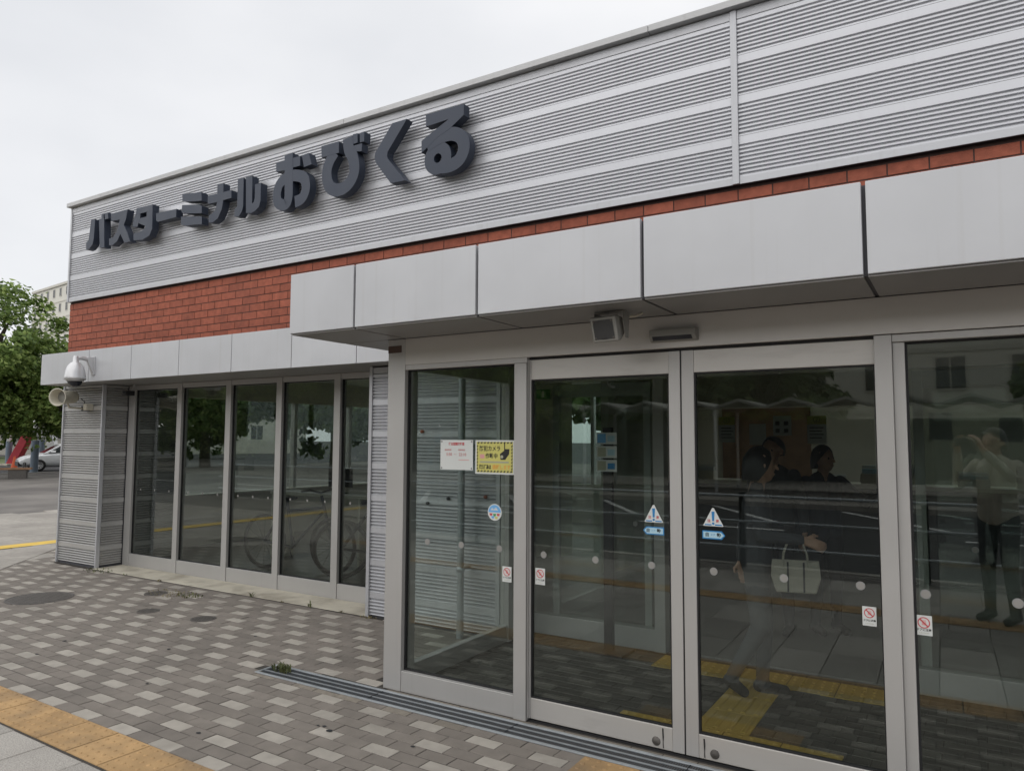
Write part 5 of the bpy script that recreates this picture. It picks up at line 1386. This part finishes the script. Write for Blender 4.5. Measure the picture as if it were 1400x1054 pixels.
# ================================================================== TREES
def leaf_mat(name, c1, c2, c3):
    m = bpy.data.materials.new(name); m.use_nodes = True
    N, L = m.node_tree.nodes, m.node_tree.links
    p = N['Principled BSDF']; p.inputs['Roughness'].default_value = .55; p.inputs['Specular IOR Level'].default_value = .35
    ge = N.new('ShaderNodeNewGeometry')
    rp = N.new('ShaderNodeValToRGB')
    rp.color_ramp.elements[0].color = (*c1, 1); rp.color_ramp.elements[1].color = (*c3, 1)
    e = rp.color_ramp.elements.new(.55); e.color = (*c2, 1)
    L.new(ge.outputs['Random Per Island'], rp.inputs['Fac'])
    L.new(rp.outputs['Color'], p.inputs['Base Color'])
    tr = N.new('ShaderNodeBsdfTranslucent'); mx = N.new('ShaderNodeMixShader'); mx.inputs['Fac'].default_value = .3
    L.new(rp.outputs['Color'], tr.inputs['Color'])
    out = [n for n in N if n.type == 'OUTPUT_MATERIAL'][0]
    L.new(p.outputs[0], mx.inputs[1]); L.new(tr.outputs[0], mx.inputs[2]); L.new(mx.outputs[0], out.inputs['Surface'])
    return m
M['leaf'] = leaf_mat('broad_leaf', (.075, .125, .026), (.18, .27, .062), (.36, .45, .14))
M['leaf_dark'] = leaf_mat('dark_leaf', (.03, .058, .017), (.065, .115, .03), (.13, .19, .055))
def crown_mesh(seed, rx, rz, nclump, per, leaf, m, flatten=1.0):
    rng = random.Random(seed); v, f = [], []
    cl_ = []
    while len(cl_) < nclump:
        p = Vector((rng.uniform(-1, 1), rng.uniform(-1, 1), rng.uniform(-1, 1)))
        l = p.length
        if l > 1 or l < .35: continue
        if rng.random() > .25 + .75 * l: continue
        # lobed outline
        lob = 1 + .16 * math.sin(3.1 * math.atan2(p.y, p.x) + seed) + .10 * math.sin(5 * p.z + seed * 2)
        cl_.append((Vector((p.x * rx * lob, p.y * rx * lob, p.z * rz * lob)), rng.uniform(.35, .75) * rx * .30))
    for c, cr_ in cl_:
        out = Vector((c.x, c.y, c.z * .6 + rz * .25)).normalized()
        for k in range(per):
            d = Vector((rng.gauss(0, 1), rng.gauss(0, 1), rng.gauss(0, .6))).normalized() * cr_ * rng.random() ** .4
            pos = c + d
            nrm = (out * .7 + Vector((rng.gauss(0, .5), rng.gauss(0, .5), rng.gauss(.55, .4)))).normalized()
            t = nrm.orthogonal().normalized(); t = Quaternion(nrm, rng.uniform(0, 6.28)) @ t; b = nrm.cross(t)
            s = leaf * rng.uniform(.6, 1.3); w = s * .38
            fold = nrm * s * -.12
            n0 = len(v)
            v += [pos - t * s * .5, pos + b * w * .9 + fold, pos + t * s * .15 + b * w + fold, pos + t * s * .6, pos + t * s * .15 - b * w + fold, pos - b * w * .9 + fold]
            f += [(n0, n0 + 1, n0 + 2, n0 + 3), (n0, n0 + 3, n0 + 4, n0 + 5)]
    me = bpy.data.meshes.new('crown'); me.from_pydata([tuple(q) for q in v], [], f); me.materials.append(m); me.update()
    return me
def trunk_mesh(seed, h, r0, rx, rz, zc):
    rng = random.Random(seed); b = MB()
    b.tube([(0, 0, 0), (.05, .02, h * .25), (-.03, .05, h * .6), (.02, 0, h)], [r0 * 1.25, r0, r0 * .85, r0 * .55], 10)
    for k in range(9):
        a = k * 2.4 + rng.uniform(-.4, .4); z0 = h * rng.uniform(.55, .98); el = rng.uniform(.25, 1.0)
        ex, ey, ez = math.cos(a) * rx * .75 * math.cos(el), math.sin(a) * rx * .75 * math.cos(el), zc - z0 + rz * .7 * math.sin(el)
        b.tube([(0, 0, z0), (ex * .4, ey * .4, z0 + ez * .45), (ex * .75, ey * .75, z0 + ez * .8), (ex, ey, z0 + ez)], [r0 * .5, r0 * .33, r0 * .2, r0 * .06], 7)
    me = bpy.data.meshes.new('trunk'); me.from_pydata(b.v, [], b.f); me.materials.append(M['trunk'])
    me.polygons.foreach_set('use_smooth', [True] * len(me.polygons)); me.update()
    return me
def tree(name, label, loc, crown, trunk, zc, sc=1.0, rz=0.0, group=None):
    e = empty(name, loc, rz, label, 'tree', group)
    e.scale = (sc, sc, sc)
    o = bpy.data.objects.new('crown', crown); COL.objects.link(o); o.parent = e; o.location = (0, 0, zc)
    t = bpy.data.objects.new('trunk', trunk); COL.objects.link(t); t.parent = e
    return e
cA = crown_mesh(3, 2.9, 2.9, 230, 84, .175, M['leaf']); tA = trunk_mesh(3, 3.4, .20, 3.1, 2.9, 4.9)
cB = crown_mesh(11, 2.6, 2.3, 210, 76, .17, M['leaf']); tB = trunk_mesh(11, 2.9, .17, 2.6, 2.3, 3.9)
cC = crown_mesh(23, 4.0, 3.6, 170, 55, .42, M['leaf_dark']); tC = trunk_mesh(23, 4.0, .26, 4.0, 3.6, 5.6)
tree('leafy_tree', 'large leafy green tree at the left edge before the beige block', (-34.3, 13.9, GZ), cA, tA, 4.95, 1.06, .3, 'trees left of the terminal')
tree('leafy_tree', 'smaller leafy tree half hidden behind the terminal brick corner', (-34.2, 17.6, GZ), cB, tB, 3.6, 1.08, 1.2, 'trees left of the terminal')
tree('leafy_tree', 'leafy tree further back below the large left tree', (-46, 19.5, GZ), cB, tB, 3.9, 1.1, 2.4, 'trees left of the terminal')
far_pos = [(-60, 34, 1.0), (-70, 30, 1.1), (-66, 41, .9), (-82, 38, 1.2), (-55, 40, .8), (-80, 52, 1.1)]
ordn = ['nearest', 'second nearest', 'third nearest', 'fourth nearest', 'fifth nearest', 'furthest']
for i, (x, y, s) in enumerate(far_pos):
    tree('dark_tree', 'dark tree in the distant row far behind the parked car', (x, y, GZ), cC, tC, 4.6, s * .8, i * 1.3, 'dark trees far behind the car')
bright = [(-19, -13.5, .95), (-25, -14.5, 1.05), (-31, -14, 1.0), (-38, -15, 1.1), (-46, -13, 1.1), (-14, -14.5, .9)]
for i, (x, y, s) in enumerate(bright):
    tree('kerbside_tree', 'leafy kerbside tree across the road, seen only as reflection in windows', (x, y, 0), cA, tA, 4.3, s, i * 1.7, 'kerbside trees across the road')
rp = [(-52, -20, 1.2), (-44, -26, 1.3), (-36, -24, 1.2), (-29, -27, 1.3), (-22, -25, 1.15), (-15, -28, 1.2), (-40, -36, 1.5), (-7, -24, .8), (6, -26, 1.0), (-62, -8, 1.2), (-58, -32, 1.3)]
for i, (x, y, s) in enumerate(rp):
    tree('roadside_tree', 'tall dark tree beyond the kerbside trees, seen only as reflection', (x, y, 0), cC, tC, 4.3, s, i * .9, 'trees across the road')
for i, (x, y, s) in enumerate(((-9, 24, .9), (-16, 27, 1.0), (-4, 28, 1.0), (-24, 30, 1.1), (-30, 26, 1.0))):
    tree('rear_tree', 'dark tree behind the terminal, glimpsed through the hall windows', (x - 6, y, 0), cC, tC, 4.6, s, i * .7, 'trees behind the terminal')

# ================================================================== CAR
M['car'] = mat('silver_white_car_paint', (.72, .73, .74), .22, .1, .02, 3, rvar=.02)
M['tyre'] = mat('tyre_rubber', (.02, .02, .02), .8)
M['car_glass'] = mat('car_glass', (.02, .025, .028), .06, 0, 0, 3, rvar=0)
def car(label, loc, rz):
    e = empty('parked_car', loc, rz, label, 'car')
    # x forward; stations with lower body half-width, roof etc.
    st = [(-2.15, .45, .80, .70), (-2.05, .30, .92, .80), (-1.5, .22, .98, .86), (-.6, .20, .95, .88), (.6, .20, .93, .88), (1.2, .20, .90, .87), (1.85, .24, .80, .82), (2.1, .30, .68, .70), (2.18, .42, .58, .60)]
    b = MB(); rings = []
    for x, z0, z1, w in st:
        zm = (z0 + z1) / 2
        rings.append([(x, -w * .94, z0), (x, -w, zm - .05), (x, -w * .99, z1 - .08), (x, -w * .90, z1), (x, 0, z1 + .03), (x, w * .90, z1), (x, w * .99, z1 - .08), (x, w, zm - .05), (x, w * .94, z0), (x, 0, z0 - .01)])
    n = 10
    b.add([q for r_ in rings for q in r_], [(i * n + k, i * n + (k + 1) % n, (i + 1) * n + (k + 1) % n, (i + 1) * n + k) for i in range(len(rings) - 1) for k in range(n)] + [tuple(range(n)), tuple(range(len(rings) * n - 1, (len(rings) - 1) * n - 1, -1))], 0, True)
    body = b.build('body', M['car'], e)
    bv = body.modifiers.new('subdivision', 'SUBSURF'); bv.levels = 1; bv.render_levels = 2
    def cabin(name, pts, ins, m):
        q = MB()
        n2 = len(pts)
        q.add([(x, -w, z) for x, z, w in pts] + [(x, w, z) for x, z, w in pts], [tuple(range(n2)), tuple(range(2 * n2 - 1, n2 - 1, -1))] + [(i, i + n2, (i + 1) % n2 + n2, (i + 1) % n2) for i in range(n2)])
        return q.build(name, m, e, .03, 3)
    cabin('cabin', [(-1.75, .93, .78), (1.15, .90, .78), (.35, 1.40, .60), (-.2, 1.47, .58), (-.95, 1.42, .58)], 0, M['car'])
    for s_ in (-1, 1):
        MB().add([(-1.45, s_ * .785, .97), (-.12, s_ * .79, .96), (-.12, s_ * .625, 1.38), (-.85, s_ * .622, 1.36)], [(0, 1, 2, 3)]).build('side_window', M['car_glass'], e)
        MB().add([(-.05, s_ * .79, .96), (.92, s_ * .785, .95), (.30, s_ * .642, 1.34), (-.05, s_ * .625, 1.38)], [(0, 1, 2, 3)]).build('side_window', M['car_glass'], e)
        MB().add([(1.95, s_ * .45, .66), (1.72, s_ * .80, .72), (1.62, s_ * .815, .64), (2.08, s_ * .50, .58)], [(0, 1, 2, 3)]).build('headlight', M['white'], e)
        MB().add([(.78, s_ * .80, .96), (.62, s_ * .98, .98), (.60, s_ * .98, 1.08), (.80, s_ * .82, 1.06), (.86, s_ * .84, 1.02)], [(0, 1, 2, 3, 4)]).build('wing_mirror', M['car'], e)
    MB().add([(1.10, -.70, .955), (1.10, .70, .955), (.40, .55, 1.385), (.40, -.55, 1.385)], [(0, 1, 2, 3)]).build('windscreen', M['car_glass'], e)
    MB().box(2.02, 2.20, -.62, .62, .27, .50).build('grille', M['black'], e, .02)
    for x in (-1.3, 1.32):
        for s_ in (-1, 1):
            mm = Matrix.Translation((x, s_ * .80, .31)) @ Matrix.Rotation(R(90), 4, 'X')
            w = MB().lathe([(.19, -.10), (.29, -.10), (.31, -.07), (.31, .07), (.29, .10), (.19, .10)], 24, mm).build('tyre', M['tyre'], e)
            rm = MB(); rm.lathe([(0, .085), (.05, .09), (.06, .08), (.18, .085), (.195, .095), (.195, -.095), (.18, -.085), (0, -.085)], 20, mm)
            rm.build('rim', M['silver'], w)
            hl = MB()
            for k in range(10):
                a = 2 * math.pi * k / 10
                hl.obox(mm @ Matrix.Rotation(a, 4, 'Z') @ Matrix.Translation((.12, 0, -s_ * .0)), .05, .012, .098)
            hl.build('rim_slot', M['tyre'], w)
    return e
car('silver-white car parked far left beyond the corner pillar', (-41.2, 21.2, GZ), R(180 + 62 + 10))
hedge_mesh = crown_mesh(41, 3.0, 1.3, 90, 45, .30, M['leaf_dark'])
for k in range(9):
    o = bpy.data.objects.new('hedge_foliage', hedge_mesh); COL.objects.link(o); o.parent = hg
    o.location = (-18 + 4.6 * k, 0, 1.25); o.rotation_euler = (0, 0, k * 1.1)

# ================================================================== LEFT BACKGROUND BITS
M['post_blue'] = mat('blue_grey_paint', (.16, .20, .25), .6, 0, .1, 4); M['red_paint'] = mat('red_paint', (.42, .03, .045), .5, 0, .06, 4); M['cone_o'] = mat('cone_orange', (.75, .13, .04), .55)
def bollard(label, x, y, h, r_):
    e = empty('marker_post', (x, y, GZ), 0, label, 'post', 'two-tone posts by the car park')
    MB().tube([(0, 0, 0), (0, 0, h * .5)], r_ * 1.25, 12).build('lower_sleeve', M['post_blue'], e)
    MB().tube([(0, 0, h * .5), (0, 0, h)], r_, 12).build('upper_pole', M['white'], e)
bollard('two-tone post standing in front of the parked car', -38.9, 18.55, 3.2, .14)
bollard('two-tone post just behind the parked car bonnet', -49.28, 23.9, 3.2, .13)
bollard('two-tone post left of the slanted red beam', -51, 22.8, 3.0, .14)
def beam(label, a, b_, w, m, nm):
    e = empty(nm, a, 0, label, 'sculpture')
    d = Vector(b_) - Vector(a)
    mm = Matrix.Translation(d * .5) @ d.to_track_quat('Z', 'Y').to_matrix().to_4x4()
    MB().obox(mm, w / 2, w / 2, d.length / 2).build('beam', m, e, .02)
    MB().box(-.5, .5, -.5, .5, 0, .12).build('footing', M['concrete'], e, .02)
beam('slanted red painted beam beyond the plaza', (-50.84, 22.94, GZ), (-49.2, 23.9, 3.6), .5, M['red_paint'], 'slanted_beam')
beam('slanted white painted beam above the parked car', (-48.5, 24.4, GZ), (-49.2, 23.95, 3.6), .45, M['white'], 'slanted_beam')
cn = empty('traffic_cone', (-44.5, 20.2, GZ), 0, 'orange traffic cone left of the parked car', 'cone')
MB().lathe([(.17, .04), (.13, .25), (.08, .5), (.035, .72), (0, .72)], 16).build('cone', M['cone_o'], cn); MB().box(-.2, .2, -.2, .2, 0, .04).build('base', M['cone_o'], cn, .01)
bn = empty('bench', (-32.3, 14.0, -.012), R(58), 'low dark wooden bench at the left edge of the plaza', 'bench')
for k in range(4): MB().box(-1.2, 1.2, -.28 + k * .15, -.15 + k * .15, .36, .43).build('slat', M['wood'], bn, .006)
for x in (-.75, .75): MB().box(x - .3, x + .3, -.25, .25, 0, .355).build('support', M['iron'], bn, .01)
for x in (-.95, 0.0, .95): MB().tube([(x, -.25, .43), (x, -.25, .62), (x, .25, .62), (x, .25, .43)], .02, 6).build('armrest', M['black'], bn)
lawn = MB().add([(-60, 22, GZ + .02), (-46, 26.5, GZ + .02), (-60, 40, GZ + .02), (-75, 33, GZ + .02)], [(0, 1, 2, 3)]).build('lawn', mat('lawn_grass', (.10, .13, .045), .9, 0, .25, 3, .6, 40)); struct(lawn)
pk = struct(box('plaza_kerb', M['granite'], -36.2, -36.0, -2.2, 45, -0.3, 0.03))
